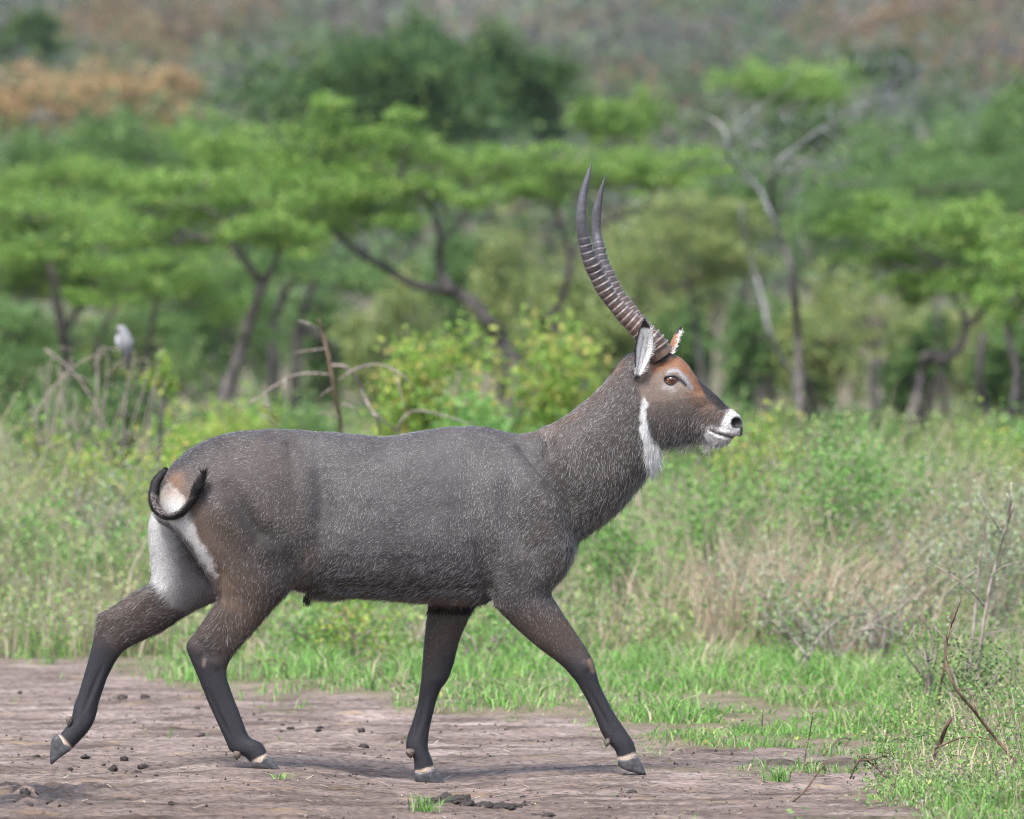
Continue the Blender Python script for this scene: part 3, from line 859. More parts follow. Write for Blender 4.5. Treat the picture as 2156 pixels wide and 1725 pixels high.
def comb(co):
    """direction the hair lies in"""
    px, py = toP(co)
    n = len(co)
    d = np.tile(np.array((-0.62, 0.0, -0.78)), (n, 1))
    def put(m, v):
        nonlocal d
        m = np.clip(m, 0, 1)[:, None]
        d = d * (1 - m) + np.asarray(v) * m
    put(sstep(900, 600, px), (-0.5, 0, -0.85))
    put(sstep(600, 480, px) * sstep(1130, 1000, py), (-0.92, 0, -0.3))
    put(sstep(1060, 1160, px), (-0.45, 0, -0.9))
    put(sstep(1180, 1250, py) * sstep(620, 660, px) * sstep(1080, 1000, px), (-0.75, 0, -0.6))
    leg = ((py > 1270) | ((py > 1180) & (px < 640)))
    put(leg * 1.0, (-0.1, 0, -1.0))
    put((leg & (px > 1040)) * 1.0, (0.45, 0, -0.9))
    put((leg & (px < 470) & (py < 1400)) * 1.0, (-0.8, 0, -0.6))
    # swirls and partings in the lie of the hair
    an = (fbm(co, 7, 3) - .5) * 2.6
    ca, sa = np.cos(an), np.sin(an)
    d = np.column_stack([d[:, 0] * ca - d[:, 2] * sa, d[:, 1], d[:, 0] * sa + d[:, 2] * ca])
    head = (px > 1345) & (py < 945)
    put(head * 1.0, (-0.85, 0, -0.5))
    put((head & (py > 870)) * 1.0, (-0.35, 0, -0.95))
    return d

NF = 460000
wgt = np.where(clen > 0, 1.0, 0.0) * (1 + 0.9 * (clen < 0.012))
bary = sample(body_me, co, nrm, NF, wgt)
fr_, fn_ = bary(co), bary(nrm)
fn_ /= np.linalg.norm(fn_, axis=1)[:, None] + 1e-9
fc, fg, fl_ = coat(fr_, fn_)
keep = fl_ > 0
fr_, fn_, fc, fg, fl_ = fr_[keep], fn_[keep], fc[keep], fg[keep], fl_[keep]
m = len(fr_)
rv = rng.random(m)
pale = (rv < fg)
clump = 0.72 + 0.56 * fbm(fr_ * np.array([1, 1, .6]), 75, 2)
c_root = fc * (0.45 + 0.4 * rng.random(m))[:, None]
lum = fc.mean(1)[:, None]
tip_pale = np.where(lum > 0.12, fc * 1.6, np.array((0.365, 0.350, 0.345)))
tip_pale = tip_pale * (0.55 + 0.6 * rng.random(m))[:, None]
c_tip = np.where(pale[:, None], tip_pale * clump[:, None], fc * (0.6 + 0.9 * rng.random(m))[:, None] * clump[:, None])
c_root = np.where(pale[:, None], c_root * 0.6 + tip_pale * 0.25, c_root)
dark_ = fc.mean(1) < .034
c_tip = np.where(dark_[:, None], fc * (0.45 + 4.2 * rng.random(m) ** 3)[:, None], c_tip)
lens = fl_ * (0.65 + 0.7 * rng.random(m))
lift = np.clip(0.13 + 0.5 * (fl_ > 0.03) * rng.random(m) + rng.normal(0, 0.08, m), 0.04, 0.8)
fpx, fpy = toP(fr_)
beard = ((fpx > 1385) & (fpy > 915) & (fpy < 960)) | ((fpx > 1340) & (fpx < 1400) & (fpy > 930) & (fl_ > .03))
hem_ = ((fpy > 1235) & (fpy < 1290) & (fpx > 600) & (fpx < 1040)) | ((fl_ > .024) & (fpx > 1150))
lift = lift + beard * (0.2 + .35 * rng.random(m)) + hem_ * (.1 + .35 * rng.random(m))
rad = np.where(fl_ < 0.012, 0.00034, 0.00040) * (0.7 + 0.6 * rng.random(m))
hang = (beard | ((fpy > 1235) & (fpy < 1290) & (fpx > 600) & (fpx < 1040)) | ((fc.mean(1) > .35) & (fpx > 1300)))[:, None]
out_ = np.column_stack([np.full(m, .15), np.where(fr_[:, 1] < 0.0, -1.0, 1.0), np.full(m, .55)])
sh_n = np.where(hang, fn_ * .35 + out_ * .8, fn_ * .8 + np.array([0, 0, .22]))
sh_n /= np.linalg.norm(sh_n, axis=1)[:, None]
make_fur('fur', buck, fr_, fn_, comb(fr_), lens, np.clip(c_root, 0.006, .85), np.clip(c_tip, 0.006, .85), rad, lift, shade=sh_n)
# ---- horns
def sweep(centres, radii, side_v, seg, ridge=None, flat=1.0):
    """tube whose section lies in the plane of side_v and the local normal"""
    p = np.asarray(centres, float)
    d = np.gradient(p, axis=0); d /= np.linalg.norm(d, axis=1)[:, None]
    b = np.asarray(side_v, float)
    b = b - d * (d @ b)[:, None]; b /= np.linalg.norm(b, axis=1)[:, None]
    a = np.cross(b, d)
    th = np.linspace(0, 2 * np.pi, seg, endpoint=False)
    rr = np.asarray(radii)[:, None] * np.ones((1, seg))
    if ridge is not None:
        rr = rr * ridge(th)
    return p[:, None] + rr[..., None] * (a[:, None] * np.cos(th)[None, :, None] + b[:, None] * (flat * np.sin(th))[None, :, None]), d, a, b

def make_horn(rows, ys, nring, t0, t1):
    r = catmull([[*cG(a, b), *cG(c, d), y] for (a, b, c, d), y in zip(rows, ys)], 22)
    L = np.array([WP(q[0], q[1], q[4]) for q in r]); Rr = np.array([WP(q[2], q[3], q[4]) for q in r])
    c = (L + Rr) / 2
    d = np.gradient(c, axis=0); d /= np.linalg.norm(d, axis=1)[:, None]
    wv = Rr - L
    perp = wv - d * (wv * d).sum(1)[:, None]
    rad = np.maximum(np.linalg.norm(perp, axis=1) / 2, 0.0012)
    s = np.concatenate([[0], np.cumsum(np.linalg.norm(np.diff(c, axis=0), axis=1))]); s /= s[-1]
    # resample finely
    N = 420
    si = np.linspace(0, 1, N)
    c = np.column_stack([np.interp(si, s, c[:, k]) for k in range(3)])
    rad = np.interp(si, s, rad)
    ph = np.clip((si - t0) / (t1 - t0), 0, 1) ** 0.92 * nring
    act = sstep(t0 - 0.01, t0 + 0.02, si) * sstep(t1 + 0.03, t1 - 0.03, si)
    fr = ph - np.floor(ph)
    saw = np.where(fr < 0.78, fr / 0.78, (1 - fr) / 0.22)
    saw = saw ** 2.2
    def ridge(th):
        front = 0.35 + 0.65 * sstep(-0.9, 0.8, -np.cos(th))[None, :] if FRONT < 0 else 0.35 + 0.65 * sstep(-0.9, 0.8, np.cos(th))[None, :]
        return 0.97 + (act * saw)[:, None] * 0.22 * front + 0.02 * np.sin(th * 9 + si[:, None] * 6)
    FRONT = 1
    rings, d, a, b = sweep(c, rad, (0, 1, 0), 40, None)
    FRONT = 1 if a[100, 0] > 0 else -1
    rings, d, a, b = sweep(c, rad, (0, 1, 0), 40, ridge, 0.92)
    v, q, t = rings_mesh(rings)
    me = npmesh('horn', v, q, t)
    tt = np.concatenate([np.repeat(si, 40), [0, 1]])
    sw = np.concatenate([np.repeat(act * saw, 40), [0, 0]])
    col = np.tile(np.array((0.060, 0.057, 0.064)), (len(v), 1))
    nn = fbm(v, 60, 3)
    col = mixc(col, (0.105, 0.066, 0.050), sstep(0.62, 0.15, tt + (nn - 0.5) * 0.35))
    col = mixc(col, (0.27, 0.225, 0.205), sw * (0.3 + 0.6 * nn) * sstep(0.8, 0.3, tt))  # ring crests lightened in the colour as highlights
    col = col * (0.6 + 0.8 * nn)[:, None] * (1 - 0.35 * np.concatenate([np.repeat(act * (fr < .25), 40), [0, 0]]))[:, None]  # grooves between rings darkened in the colour as shade
    color_attr(me, 'coat', col)
    return me
horn_mat = attr_mat('horn', 'coat', rough=0.42, spec=0.4, noise=(160, 0.25), bump=0.35)
NEAR_HORN = [(488, 1040, 612, 1000), (452, 985, 562, 925), (398, 915, 500, 868), (328, 838, 432, 820), (278, 770, 376, 770), (228, 700, 324, 700), (190, 622, 270, 608), (166, 568, 246, 556),
             (148, 500, 217, 505), (134, 425, 192, 415), (129, 350, 180, 352), (137, 260, 182, 250), (152, 190, 191, 185), (175, 125, 201, 125), (203, 62, 206, 62)]
FAR_HORN = [(520, 1010, 618, 985), (470, 950, 566, 935), (412, 880, 516, 885), (372, 830, 478, 842), (325, 768, 430, 785), (280, 700, 365, 702), (245, 620, 322, 618), (226, 555, 290, 552),
            (212, 470, 266, 462), (205, 400, 252, 398), (210, 300, 255, 300), (233, 225, 264, 220), (252, 170, 270, 170), (272, 124, 275, 124)]
yn = np.interp(np.linspace(0, 1, len(NEAR_HORN)), [0, .3, .7, 1], [-.078, -.105, -.16, -.13])
yf = np.interp(np.linspace(0, 1, len(FAR_HORN)), [0, .3, .7, 1], [-.005, .03, .10, .09])
link('horn', make_horn(NEAR_HORN, yn, 21, 0.03, 0.66), horn_mat, buck)
link('horn', make_horn(FAR_HORN, yf, 21, 0.03, 0.66), horn_mat, buck)

# ---- ears
def make_ear(bx, by, Yb, tx, ty, Yt, wl, wr, open_dir, cup):
    b, t = WP(*cH(bx, by), Yb), WP(*cH(tx, ty), Yt)
    ax = t - b; L = np.linalg.norm(ax); ax /= L
    od = np.asarray(open_dir, float); od -= ax * (od @ ax); od /= np.linalg.norm(od)
    sv = np.cross(ax, od)
    if sv[0] < 0: sv = -sv
    U, V = 25, 21
    tu = np.linspace(0, 1, U)
    prof = np.interp(tu, [0, .12, .3, .5, .7, .85, .95, 1], [.20, .40, .76, 1.0, .90, .60, .28, .05])
    front, back, colf, colb = [], [], [], []
    for i, u in enumerate(tu):
        for j in range(V):
            s = j / (V - 1) * 2 - 1
            wdt = (wr if s > 0 else wl) * prof[i]
            depth = cup * prof[i] * (1 - abs(s) ** 1.7) * (1 - 0.5 * u)
            lean = 0.012 * math.sin(u * 2.4)
            p = b + ax * L * u + sv * wdt * s - od * depth + sv * lean
            front.append(p)
            th_ = 0.0042 * (1 - abs(s) ** 4) + 0.0008
            back.append(p - od * th_ + ax * 0)
            edge = abs(s)
            nse = rng.random()
            w_ = np.array((0.80, 0.78, 0.76)) * (0.85 + 0.2 * nse)
            for s0, wd in ((0.0, .10), (0.42, .09)):
                g = math.exp(-((s - s0 - 0.25 * (u - .4)) / wd) ** 2) * (0.1 if u > .74 else 1) * (.5 + .8 * rng.random())
                g = min(g, 1.0)
                w_ = w_ * (1 - 0.80 * g * (0.35 + .65 * nse)) + np.array((0.05, .045, .045)) * 0.80 * g
            if s < -0.78 and u > 0.18: w_ = np.array((0.035, .026, .024))
            if s < -0.55 and s > -.78: w_ = w_ * 0.45 + np.array((.20, .11, .065)) * .55
            if u > 0.86: w_ = np.array((0.03, .024, .023))
            if s > .8 and u < .86: w_ = np.array((.66, .64, .62))
            if u < 0.07: w_ = np.array((.05, .045, .045))
            colf.append(w_)
            cb = np.array((0.20, .095, .048)) * (0.8 + 0.4 * nse)
            if u > .78: cb = np.array((.03, .024, .024))
            if u < .3: cb = np.array((.20, .16, .135))
            if edge > .9: cb = colf[-1]
            colb.append(cb)
    n = U * V
    v = np.array(front + back)
    i = np.arange(U - 1)[:, None] * V + np.arange(V - 1)[None]
    qf = np.stack([i, i + 1, i + V + 1, i + V], -1).reshape(-1, 4)
    qb = qf[:, ::-1] + n
    rim = list(range(V)) + [k * V + V - 1 for k in range(1, U)] + [(U - 1) * V + j for j in range(V - 2, -1, -1)] + [k * V for k in range(U - 2, 0, -1)]
    rim = np.array(rim); r2 = np.roll(rim, -1)
    qr = np.stack([rim, rim + n, r2 + n, r2], -1)
    me = npmesh('ear', v, np.vstack([qf, qb, qr]))
    color_attr(me, 'coat', np.array(colf + colb))
    nn = np.empty(len(v) * 3, np.float32); me.vertices.foreach_get('normal', nn); nn = nn.reshape(-1, 3).astype(float)
    return me, v, np.array(colf + colb), od, sv, ax, n, U, V, tu
def ear(args, nh):
    me, v, col, od, sv, ax, n, U, V, tu = make_ear(*args)
    e = link('ear', me, skin_mat, buck)
    # soft fringe: long white hairs from the inner edge and across the cup
    idx = rng.integers(0, n, nh)
    s = (idx % V) / (V - 1) * 2 - 1
    u = (idx // V) / (U - 1)
    ok = (u > 0.06)
    idx, s, u = idx[ok], s[ok], u[ok]
    nr = np.tile(od, (len(idx), 1))
    nshade = np.tile(np.array((0.3, -0.8, 0.5)), (len(idx), 1))
    dirs = sv[None] * np.where(s > 0.2, 0.9, -0.35)[:, None] + ax[None] * 0.75 + rng.normal(0, .3, (len(idx), 3))
    ln = np.where(s > 0.7, 0.012, 0.007) * (0.6 + .7 * rng.random(len(idx))) * np.where(u > .85, .5, 1)
    root = v[idx] + rng.normal(0, .0015, (len(idx), 3))
    cc = col[idx]
    f = make_fur('ear_hair', buck, root, nr, dirs, ln, cc, np.clip(cc * 1.15, 0, .85), np.full(len(idx), .0005), np.full(len(idx), .45), shade=nshade)
    f.parent = e
    f.location = (0, 0, 0)
    return e
near_ear = ear((262, 705, -.122, 318, 84, -.185, .031, .040, (0.32, -0.94, 0.08), .026), 1500)
far_ear = ear((570, 570, .055, 708, 166, .140, .034, .024, (0.85, 0.50, 0.0), .016), 1100)

# ---- eyes
def eyeball(Y):
    c = WP(*cH(EYE[0], EYE[1]), Y)
    r = 0.0235
    th = np.linspace(0, 2 * np.pi, 28, endpoint=False)
    ph = np.linspace(0.02, np.pi - .02, 20)
    sgn = -1 if Y < hy_eye else 1
    rings = np.array([[(c[0] + r * math.sin(p) * math.cos(t), c[1] + sgn * r * math.cos(p), c[2] + 0.82 * r * math.sin(p) * math.sin(t)) for t in th] for p in ph])
    v, q, t = rings_mesh(rings)
    me = npmesh('eyeball', v, q, t)
    d = np.hypot((v[:, 0] - c[0] - 0.0015) / r, (v[:, 2] - c[2]) / r)
    col = np.tile(np.array((0.028, .022, .020)), (len(v), 1))
    col = mixc(col, (0.17, 0.046, 0.016), sstep(.86, .70, d) * sstep(.45, .05, (v[:, 2] - c[2]) / r))  # amber fades upward: the lid's shade is put into the iris colour
    pup = np.hypot((v[:, 0] - c[0] - 0.0015) / (r * .50), (v[:, 2] - c[2] - .001) / (r * .22))
    col = mixc(col, (0.008, .007, .008), sstep(1.1, .8, pup))
    color_attr(me, 'coat', col)
    return me
eye_mat = attr_mat('eye', 'coat', rough=0.04, spec=0.7)
lid_mat = plain_mat('eyelid', (0.020, 0.019, 0.022), 0.45, 0.35)
for sg in (-1, 1):
    Ye = hy_eye + sg * 0.0655
    e = link('eye', eyeball(Ye), eye_mat, buck)
    # almond lid, heavier above
    pts, rad = [], []
    for t in np.linspace(0, 2 * np.pi, 33):
        ex = math.cos(t); ez = math.sin(t)
        hxx = EYE[0] + 3 + 78 * ex + (12 if ex > 0 else 0) * ex
        hyy = EYE[1] - (44 if ez > 0 else 48) * ez * (1 - 0.12 * ex * ex) + 6 * ex
        pts.append(WP(*cH(hxx, hyy), Ye + sg * (0.0172 - 0.0105 * ex * ex)))
        rad.append(0.0040 if ez > 0 else 0.0028)
    v, q, t = tube(pts, rad, 8, sub=1)
    l_ = link('eyelid', npmesh('eyelid', v, q, t), lid_mat, e)
    l_.location = (0, 0, 0)

# ---- hooves and dewclaws
hoof_mat = plain_mat('hoof', (0.050, 0.049, 0.053), 0.45, 0.35, noise=(60, 0.5))
claw_mat = plain_mat('dewclaw', (0.12, 0.095, 0.078), 0.7, 0.2, noise=(90, 0.6))
def prism(f, poly, Y, half):
    P = np.array([WP(*f(x, y), Y) for x, y in poly])
    # densify outline
    Q = catmull(np.vstack([P, P[:1]]), 4)[:-1]
    c = Q.mean(0)
    offs = np.array([-1, -.92, -.6, 0, .6, .92, 1]) * half
    scl = [.62, .88, .985, 1, .985, .88, .62]
    rings = np.array([c + (Q - c) * s + np.array([0, o, 0]) for s, o in zip(scl, offs)])
    return rings_mesh(rings)
HOOF = {
    'nh': (c3, [(1628, 1345), (1640, 1388), (1700, 1392), (1780, 1398), (1836, 1404), (1800, 1352), (1752, 1305), (1690, 1315)], NH_Y),
    'fh': (c3, [(232, 1150), (196, 1176), (184, 1240), (184, 1362), (240, 1322), (300, 1280), (330, 1252), (285, 1195)], FH_Y),
    'nf': (c4, [(1674, 1450), (1682, 1492), (1740, 1524), (1812, 1542), (1868, 1546), (1846, 1492), (1808, 1422), (1740, 1440)], NF_Y),
    'ff': (c4, [(272, 1540), (280, 1598), (345, 1608), (420, 1614), (484, 1618), (458, 1568), (414, 1510), (340, 1530)], FF_Y)}
for key, (f, poly, Y) in HOOF.items():
    for o in (-.0165, .0165):
        v, q, t = prism(f, poly, Y + o, .0152)
        link('hoof', npmesh('hoof', v, q, t), hoof_mat, buck)
DEW = [(c3, (1485, 1285), (1560, 1290), (1520, 1330), NH_Y), (c3, (285, 1040), (350, 1030), (315, 1088), FH_Y), (c4, (1585, 1318), (1628, 1322), (1600, 1360), NF_Y), (c4, (205, 1385), (285, 1395), (245, 1440), FF_Y)]
for f, a, b_, tip, Y in DEW:
    for o in (-.024, .020):
        A, B, T = WP(*f(*a), Y + o), WP(*f(*b_), Y + o), WP(*f(*tip), Y + o)
        cc = (A + B) / 2; rr = np.linalg.norm(B - A) / 2
        up = (cc - T); up /= np.linalg.norm(up)
        v, q, t = tube([cc + up * .010, cc, (cc + T) / 2, T], [rr * .5, rr * .8, rr * .66, rr * .12], 12)
        link('dewclaw', npmesh('dewclaw', v, q, t), claw_mat, buck)

# ---- tail
TP = [(330, 545), (285, 575), (245, 625), (222, 690), (215, 760), (235, 830), (290, 880), (350, 893), (415, 872), (470, 825), (515, 765), (548, 695), (575, 635), (600, 578)]
TYs = np.interp(np.linspace(0, 1, len(TP)), [0, .15, .35, .55, .75, 1], [-.03, -.06, -.13, -.19, -.225, -.232])
TR = np.array([28, 30, 31, 32, 30, 27, 24, 22, 23, 25, 27, 25, 16, 3]) * 0.27458 * 0.00173
tp = np.array([WP(*cT(*p), y) for p, y in zip(TP, TYs)])
v, q, t = tube(tp, TR, 14, sub=6)
tm = npmesh('tail', v, q, t)
tcol = np.tile(np.array((0.020, .017, .018)), (len(v), 1))
color_attr(tm, 'coat', tcol)
tail = link('tail', tm, skin_mat, buck)
tn = np.empty(len(v) * 3, np.float32); tm.vertices.foreach_get('normal', tn); tn = tn.reshape(-1, 3).astype(float)
bary = sample(tm, v, tn, 14000, np.ones(len(v)))
r_, n_ = bary(v), bary(tn); n_ /= np.linalg.norm(n_, axis=1)[:, None] + 1e-9
path = catmull(tp, 6); pd = np.gradient(path, axis=0); pd /= np.linalg.norm(pd, axis=1)[:, None]
near_i = np.array([np.argmin(((path - p) ** 2).sum(1)) for p in r_])
inside = (n_ * (tp[7:9].mean(0) + np.array([0, 0, .07]) - r_)).sum(1) > 0
tc = np.where((inside & (near_i < 60) & (near_i > 20) & (rng.random(len(r_)) < .6))[:, None], np.array((.20, .17, .15)), np.array((.020, .017, .018)))
tl = np.where(near_i > 62, .030, .012)
tf = make_fur('tail_hair', buck, r_, n_, pd[near_i], tl * (0.6 + .7 * rng.random(len(r_))), tc, tc * 1.1, np.full(len(r_), .0007), np.full(len(r_), .2))
tf.parent = tail; tf.location = (0, 0, 0)

# tuft under the belly
tuft_r = WP(648, 1256, 0) + rng.normal(0, .006, (160, 3))
sheath = make_fur('belly_tuft', buck, tuft_r, np.tile(np.array((0, -1.0, 0)), (160, 1)), np.tile(np.array((-.15, 0, -1.0)), (160, 1)), np.full(160, .022), np.tile(np.array((.03, .024, .02)), (160, 1)), np.tile(np.array((.02, .016, .014)), (160, 1)), np.full(160, .0008), np.full(160, .1))
# ------------------------------------------------------------------ vegetation
def gp(px, d):
    """ground point at distance d from the lens, in the column px"""
    x = (px - CX) / FP * d
    y = d - DIST
    return np.array((x, y, float(terrain(x, y))))
def pxm(d):
    return d / FP           # metres per picture unit at distance d

def leaf_quads(c, L, aspect=0.45, up=0.5, droop=0.0):
    """one diamond leaf per centre"""
    n = len(c)
    L = np.broadcast_to(np.asarray(L, float), (n,))[:, None] * (0.7 + 0.6 * rng.random((n, 1)))
    nv_ = rng.normal(0, 1, (n, 3)); nv_[:, 2] += up * 2; nv_ /= np.linalg.norm(nv_, axis=1)[:, None]
    t = rng.normal(0, 1, (n, 3)); t[:, 2] -= droop
    t -= nv_ * (t * nv_).sum(1)[:, None]; t /= np.linalg.norm(t, axis=1)[:, None] + 1e-9
    b = np.cross(nv_, t)
    v = np.stack([c - t * L * .5, c + b * L * aspect * .5 - t * L * .05, c + t * L * .5, c - b * L * aspect * .5 - t * L * .05], 1).reshape(-1, 3)
    q = np.arange(4 * n).reshape(-1, 4)
    return v, q

def blades(root, h, wd, lean, bend=0.5):
    """grass blades of two segments: 5 vertices, one quad and one tip triangle"""
    n = len(root)
    a = rng.random(n) * 2 * np.pi
    sd_ = np.column_stack([np.cos(a), np.sin(a), np.zeros(n)])
    ld = np.asarray(lean)
    h = np.asarray(h)[:, None]; wd = np.asarray(wd)[:, None]
    m_ = root + ld * h * 0.42 + np.array([0, 0, 1]) * h * 0.55
    tp_ = root + ld * h * (0.9 + bend) + np.array([0, 0, 1]) * h * (0.98 - 0.25 * bend)
    v = np.stack([root - sd_ * wd * .5, root + sd_ * wd * .5, m_ + sd_ * wd * .42, m_ - sd_ * wd * .42, tp_], 1).reshape(-1, 3)
    i = np.arange(n)[:, None] * 5
    return v, i + np.array([[0, 1, 2, 3]]), i + np.array([[3, 2, 4]])

def pad_points(c, r, n, clumps=14):
    """points gathered in clumps inside a flattened pad"""
    k = max(3, clumps)
    u = rng.normal(0, 1, (k, 3)); u /= np.linalg.norm(u, axis=1)[:, None]
    cc = c + u * (rng.random((k, 1)) ** 0.5) * r
    i = rng.integers(0, k, n)
    p = cc[i] + rng.normal(0, 1, (n, 3)) * np.asarray(r) * np.array([.20, .20, .24])
    return p

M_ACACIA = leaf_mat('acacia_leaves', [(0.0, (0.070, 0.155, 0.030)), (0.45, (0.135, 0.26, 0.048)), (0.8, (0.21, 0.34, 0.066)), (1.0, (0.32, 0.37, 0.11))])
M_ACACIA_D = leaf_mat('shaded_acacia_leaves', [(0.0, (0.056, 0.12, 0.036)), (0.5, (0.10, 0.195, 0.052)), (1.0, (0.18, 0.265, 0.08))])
M_DARK = leaf_mat('dense_dark_leaves', [(0.0, (0.028, 0.066, 0.022)), (0.6, (0.052, 0.108, 0.030)), (1.0, (0.12, 0.19, 0.042))], 0.25)
M_OLIVE = leaf_mat('olive_leaves', [(0.0, (0.12, 0.18, 0.06)), (0.5, (0.20, 0.27, 0.085)), (1.0, (0.33, 0.34, 0.12))])
M_LIME = leaf_mat('lime_leaves', [(0.0, (0.14, 0.28, 0.05)), (0.5, (0.23, 0.38, 0.065)), (0.8, (0.38, 0.43, 0.09)), (1.0, (0.52, 0.40, 0.14))], 0.45)
M_HERB = leaf_mat('herb_leaves', [(0.0, (0.09, 0.21, 0.05)), (0.5, (0.15, 0.31, 0.07)), (1.0, (0.25, 0.40, 0.12))], 0.4)
M_GREY = leaf_mat('grey_green_leaves', [(0.0, (0.14, 0.18, 0.11)), (0.6, (0.22, 0.27, 0.16)), (1.0, (0.33, 0.36, 0.26))], 0.3)
M_ORANGE = leaf_mat('rusty_leaves', [(0.0, (0.20, 0.16, 0.075)), (0.5, (0.36, 0.235, 0.11)), (1.0, (0.44, 0.33, 0.17))])
M_BARE = leaf_mat('leafless_scrub', [(0.0, (0.11, 0.10, 0.10)), (0.5, (0.17, 0.155, 0.16)), (1.0, (0.20, 0.20, 0.17))], 0.1)
M_STRAW = leaf_mat('straw', [(0.0, (0.28, 0.20, 0.135)), (0.5, (0.45, 0.355, 0.25)), (1.0, (0.62, 0.53, 0.40))], 0.3)
M_BARK = bark_mat('bark', (0.045, 0.040, 0.038), (0.13, 0.115, 0.105))
M_BARKG = bark_mat('grey_bark', (0.11, 0.11, 0.107), (0.27, 0.27, 0.262))
M_TWIG = bark_mat('twig', (0.13, 0.105, 0.09), (0.32, 0.27, 0.235), 40)
M_TWIGD = bark_mat('brown_twig', (0.06, 0.04, 0.03), (0.17, 0.115, 0.08), 40)
TUNDER = attr_mat('undergrowth', 'tint', rough=0.6, spec=0.2, transl=0.35)

def stem_path(pts, d, wob=0.0):
    """picture polyline to world points at distance d with a little depth sway"""
    out = []
    for i, (a, b) in enumerate(pts):
        y = d - DIST + (wob * math.sin(i * 1.7 + d) if wob else 0)
        out.append(WP(a, b, y))
    return np.array(out)

def limb(name, pts, d, w0, w1, mat, parent, wob=0.12, seg=8):
    p = stem_path(pts, d, wob)
    r = np.linspace(w0, w1, len(p)) * pxm(d) / 2
    v, q, t = tube(p, r, seg, jit=0.18)
    return link(name, npmesh(name, v, q, t), mat, parent)

def tree(name, label, cat, d, trunks, pads, mat, bark, group=None, leaf=0.042, n_per=650, depth=1.0, ground_px=None):
    """trunks: list of (polyline, w0, w1); pads: list of (px, py, rx, ry)"""
    a = trunks[0][0][0] if trunks else (pads[0][0], 900)
    base_ = gp(ground_px if ground_px is not None else a[0], d)
    o = thing(name, base_, label, cat, group)
    for k, (pl, w0, w1) in enumerate(trunks):
        limb('trunk' if k == 0 else 'limb', pl, d, w0, w1, bark, o)
    # boughs from the trunk top to each pad
    if pads and trunks:
        tops = [np.array(t_[0][-1], float) for t_ in trunks]
        tops += [np.array(t_[0][len(t_[0]) // 2], float) for t_ in trunks]
        for (x, y, rx, ry) in pads[::2]:
            tt = min(tops, key=lambda q: abs(q[0] - x) + abs(q[1] - y) * 0.7)
            mid = (tt * 0.45 + np.array([x, y]) * 0.55) + np.array([0, 18])
            limb('limb', [tuple(tt), tuple(mid), (x, y)], d, 9, 3, bark, o, 0.4, 6)
    if pads:
        P = []
        ext = []
        for (x, y, rx, ry) in pads:
            ext.append((x, y, rx * .9, ry * .9))
            for _ in range(2):
                ext.append((x + rng.normal(0, .75) * rx, y + rng.normal(0, 1.1) * ry, rx * (.25 + .3 * rng.random()), ry * (.25 + .45 * rng.random())))
        for (x, y, rx, ry) in ext:
            dd = (rng.random() - 0.5) * depth * 1.6
            c = WP(x, y, d - DIST + dd)
            r = np.array([rx * pxm(d), max(rx * pxm(d) * 0.8, 0.3) * depth, ry * pxm(d)])
            P.append(pad_points(c, r * np.array([1.18, 1.18, 1.3]), int(2.9 * n_per * (rx * ry) / (110 * 42)) + 160, 26))
        if trunks:
            tw = []
            for (x, y, rx, ry) in pads:
                for _ in range(7):
                    x1, y1 = x + rng.normal(0, .6) * rx, y + rng.normal(0, .6) * ry
                    p_ = stem_path([(x, y + ry * .7), ((x + x1) / 2, (y + y1) / 2 + 6), (x1, y1)], d + (rng.random() - .5) * 1.2)
                    tw.append(tube(p_, np.array([3.2, 2.2, 1]) * pxm(d) / 2, 4, .1, 2))
            v, q, t = merge(tw)
            link('twigs', npmesh('twigs', v, q, t), bark, o)['kind'] = 'stuff'
        P = np.vstack(P)
        v, q = leaf_quads(P, leaf, 0.55, 0.7)
        link('crown', npmesh('crown', v, q, smooth=False), mat, o)
    return o

# --- acacias of the thicket behind the animal (about 65 to 85 m away)
tree('acacia_tree', 'flat-topped acacia with snaking forked trunk rising behind the yellowish bush', 'tree', 68,
     [([(1085, 905), (1078, 770), (1050, 710), (1030, 680), (1003, 643), (975, 622), (945, 615), (905, 606), (865, 598), (815, 565), (760, 535), (705, 488)], 36, 13),
      ([(950, 612), (930, 580), (925, 545), (928, 505), (915, 455), (895, 405)], 24, 10),
      ([(928, 510), (960, 480), (985, 445)], 12, 5), ([(895, 405), (850, 380), (800, 350)], 10, 5)],
     [(740, 290, 150, 40), (640, 330, 130, 38), (840, 345, 130, 38), (700, 395, 150, 38), (880, 400, 100, 30), (780, 440, 110, 28), (600, 420, 110, 35), (690, 470, 90, 25), (850, 300, 70, 22), (560, 360, 90, 30)],
     M_ACACIA, M_BARK, n_per=900)
tree('acacia_tree', 'acacia with long level canopy reaching behind the horns', 'tree', 74,
     [([(1215, 900), (1225, 790), (1165, 690), (1190, 610), (1200, 545), (1185, 490), (1165, 430)], 26, 9), ([(1200, 540), (1240, 490), (1300, 460), (1365, 435)], 13, 6), ([(1225, 790), (1205, 720), (1150, 660)], 14, 8)],
     [(1040, 345, 120, 26), (1180, 345, 140, 28), (1320, 345, 130, 28), (1450, 330, 80, 20), (1250, 385, 110, 22), (1100, 388, 90, 24), (1380, 385, 80, 18), (985, 370, 70, 22)],
     M_ACACIA, M_BARK, n_per=800)
